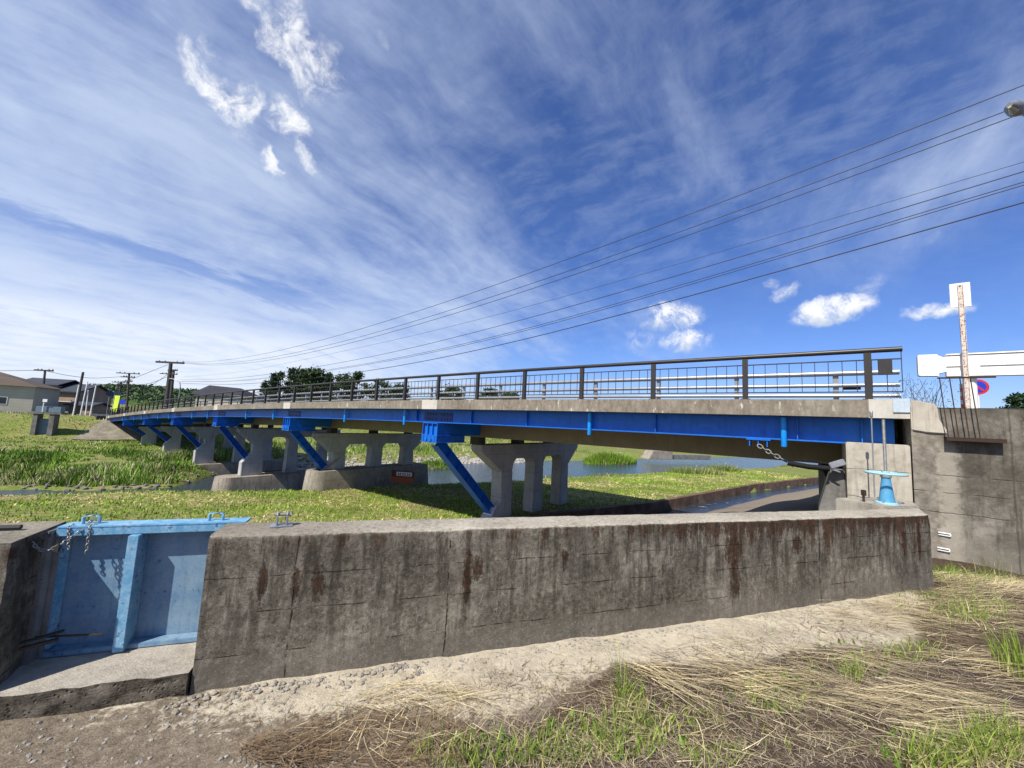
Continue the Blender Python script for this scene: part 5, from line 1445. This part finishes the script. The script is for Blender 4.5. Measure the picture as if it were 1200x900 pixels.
ci = k.mul(ci, k.sub(1.0, k.mul(k.mul(k.ss(dx, .15, .5), k.ss(dz, .45, .25)), .75)))
# a clear blue lane through the veil at left
lane = k.sub(dz, k.add(.268, k.mul(k.add(dx, .65), -.14)))
lane = k.add(lane, k.add(k.mul(k.sub(fib, .5), .09), k.mul(k.sub(veil, .5), .08)))
lmask = k.mul(k.ss(k.m('ABSOLUTE', lane), .030, .002), k.ss(dx, -.36, -.52))
ci = k.mul(ci, k.sub(1.0, k.mul(lmask, .55)))
# milky band under the lane towards the horizon
band = k.mul(k.ss(k.add(dz, k.mul(k.sub(fib, .5), .09)), .25, .14), k.ss(dx, .15, -.55))
ci = k.mx(ci, k.mul(band, k.add(.70, k.mul(k.ss(fib, .32, .6), .25))))
ci = k.mx(ci, k.mul(k.ss(dz, .16, .0), .45))
# low cumulus and torn fragments, placed by direction
ny = k.noisec(dirv, 14, 6); nyv = k.vm('SUBTRACT', ny, (.5, .5, .5))
nf = k.noisec(dirv, 45, 5); nfv = k.vm('SUBTRACT', nf, (.5, .5, .5))
dwB = k.vm('ADD', dirv, k.vm('ADD', k.vm('SCALE', nyv, scale=.075), k.vm('SCALE', nfv, scale=.03)))
dwS = k.vm('ADD', dirv, k.vm('ADD', k.vm('SCALE', nyv, scale=.03), k.vm('SCALE', nfv, scale=.03)))
def puff(u, v, ru, rv, ang, soft=.5):
    dw = dwB if v < 220 else dwS
    c = ray(u, v); D = c.length; c.normalize()
    up = (Vector((0, 0, 1)) - c * c.z).normalized(); rt = c.cross(up)
    a1 = rt * math.cos(ang) + up * math.sin(ang); a2 = -rt * math.sin(ang) + up * math.cos(ang)
    s1, s2 = ru / (FPX * D), rv / (FPX * D)
    p = k.vm('DOT_PRODUCT', dw, tuple(a1)); q_ = k.vm('DOT_PRODUCT', dw, tuple(a2)); f = k.vm('DOT_PRODUCT', dw, tuple(c))
    e = k.add(k.m('POWER', k.m('ABSOLUTE', k.mul(p, 1 / s1)), 2.0), k.m('POWER', k.m('ABSOLUTE', k.mul(q_, 1 / s2)), 2.0))
    return k.mul(k.ss(e, 1.0, 1.0 - soft * .99), k.ss(f, .2, .4)), q_, s2
cum = None; cshade = None; cmask = None
for (u, v, ru, rv, an_, so_, am) in ((786, 371, 38, 17, 0, .8, 1), (803, 399, 28, 14, 0, .8, 1), (972, 363, 38, 16, .1, .8, 1), (1096, 364, 30, 10, .05, .9, .85), (748, 402, 20, 14, 0, 1, .45), (918, 343, 20, 10, .4, 1, .55), (905, 332, 10, 7, 0, 1, .4),
                      (258, 112, 48, 17, -.75, 1, .9), (283, 127, 22, 26, -.2, 1, .9), (335, 62, 56, 17, -.75, 1, .75), (372, 88, 30, 34, -.9, 1, .75), (345, 25, 40, 18, -1.0, 1, .7), (340, 140, 26, 20, -.7, 1, .9), (322, 192, 20, 9, -.8, 1, .8), (362, 192, 24, 9, -.85, 1, .6), (250, 62, 22, 8, -.7, 1, .4), (285, 0, 22, 9, -.3, 1, .6), (1085, 285, 26, 7, .3, 1, .25), (1020, 335, 20, 12, .6, 1, .3), (455, 48, 10, 9, -.6, 1, .25)):
    m_, q_, s2 = puff(u, v, ru * 1.25, rv * 1.3, an_, 1.0); m_ = k.mul(m_, am)
    cum = m_ if cum is None else k.mx(cum, m_)
    sh_ = k.mul(m_, k.ss(k.mul(q_, 1 / s2), -.75, .35)) if v > 220 else m_
    cshade = sh_ if cshade is None else k.add(cshade, sh_)
    cmask = m_ if cmask is None else k.add(cmask, m_)
cn = k.noise(dirv, 30, 7, .65)
cn2 = k.noise(k.vm('ADD', dirv, k.vm('SCALE', nyv, scale=.1)), 20, 9, .7)
cum = k.ss(k.mul(cum, k.add(.05, k.mul(k.ss(cn2, .24, .76), 1.15))), .04, .92)
cirr = (4.7, 5.5, 6.9); cumw = (7.3, 7.4, 7.6)
skycol = k.vm('MULTIPLY', sky.outputs[0], (.50, .655, 1.04))
skyc = k.mix(ci, skycol, k.mix(k.mul(band, .8), cirr, (6.4, 6.8, 7.5)))
lit = k.m('DIVIDE', cshade, k.mx(cmask, .001), clamp=True)
skyc = k.mix(cum, skyc, k.mix(k.ss(k.add(k.mul(lit, .75), k.mul(cn, .5)), .3, .85), (4.6, 5.2, 6.2), cumw))
nt.links.new(skyc, bg.inputs[0])

cam = bpy.data.cameras.new('camera'); cam.sensor_width = 36; cam.sensor_fit = 'HORIZONTAL'; cam.lens = FPX / 1200 * 36; cam.clip_start = .05; cam.clip_end = 6000
co = bpy.data.objects.new('camera', cam); COL.objects.link(co)
M = Matrix(((RC.x, UC.x, -F_.x, 0), (RC.y, UC.y, -F_.y, 0), (RC.z, UC.z, -F_.z, EYE), (0, 0, 0, 1)))
co.matrix_world = M; scene.camera = co
vs = scene.view_settings; vs.view_transform = 'Standard'; vs.look = 'None'; vs.gamma = 1; vs.exposure = 0.5; vs.use_curve_mapping = False
w.cycles.sampling_method = 'MANUAL'; w.cycles.sample_map_resolution = 512
cy = scene.cycles; cy.max_bounces = 6; cy.diffuse_bounces = 3; cy.glossy_bounces = 2; cy.transmission_bounces = 2
scene.render.resolution_x, scene.render.resolution_y = 1024, 768
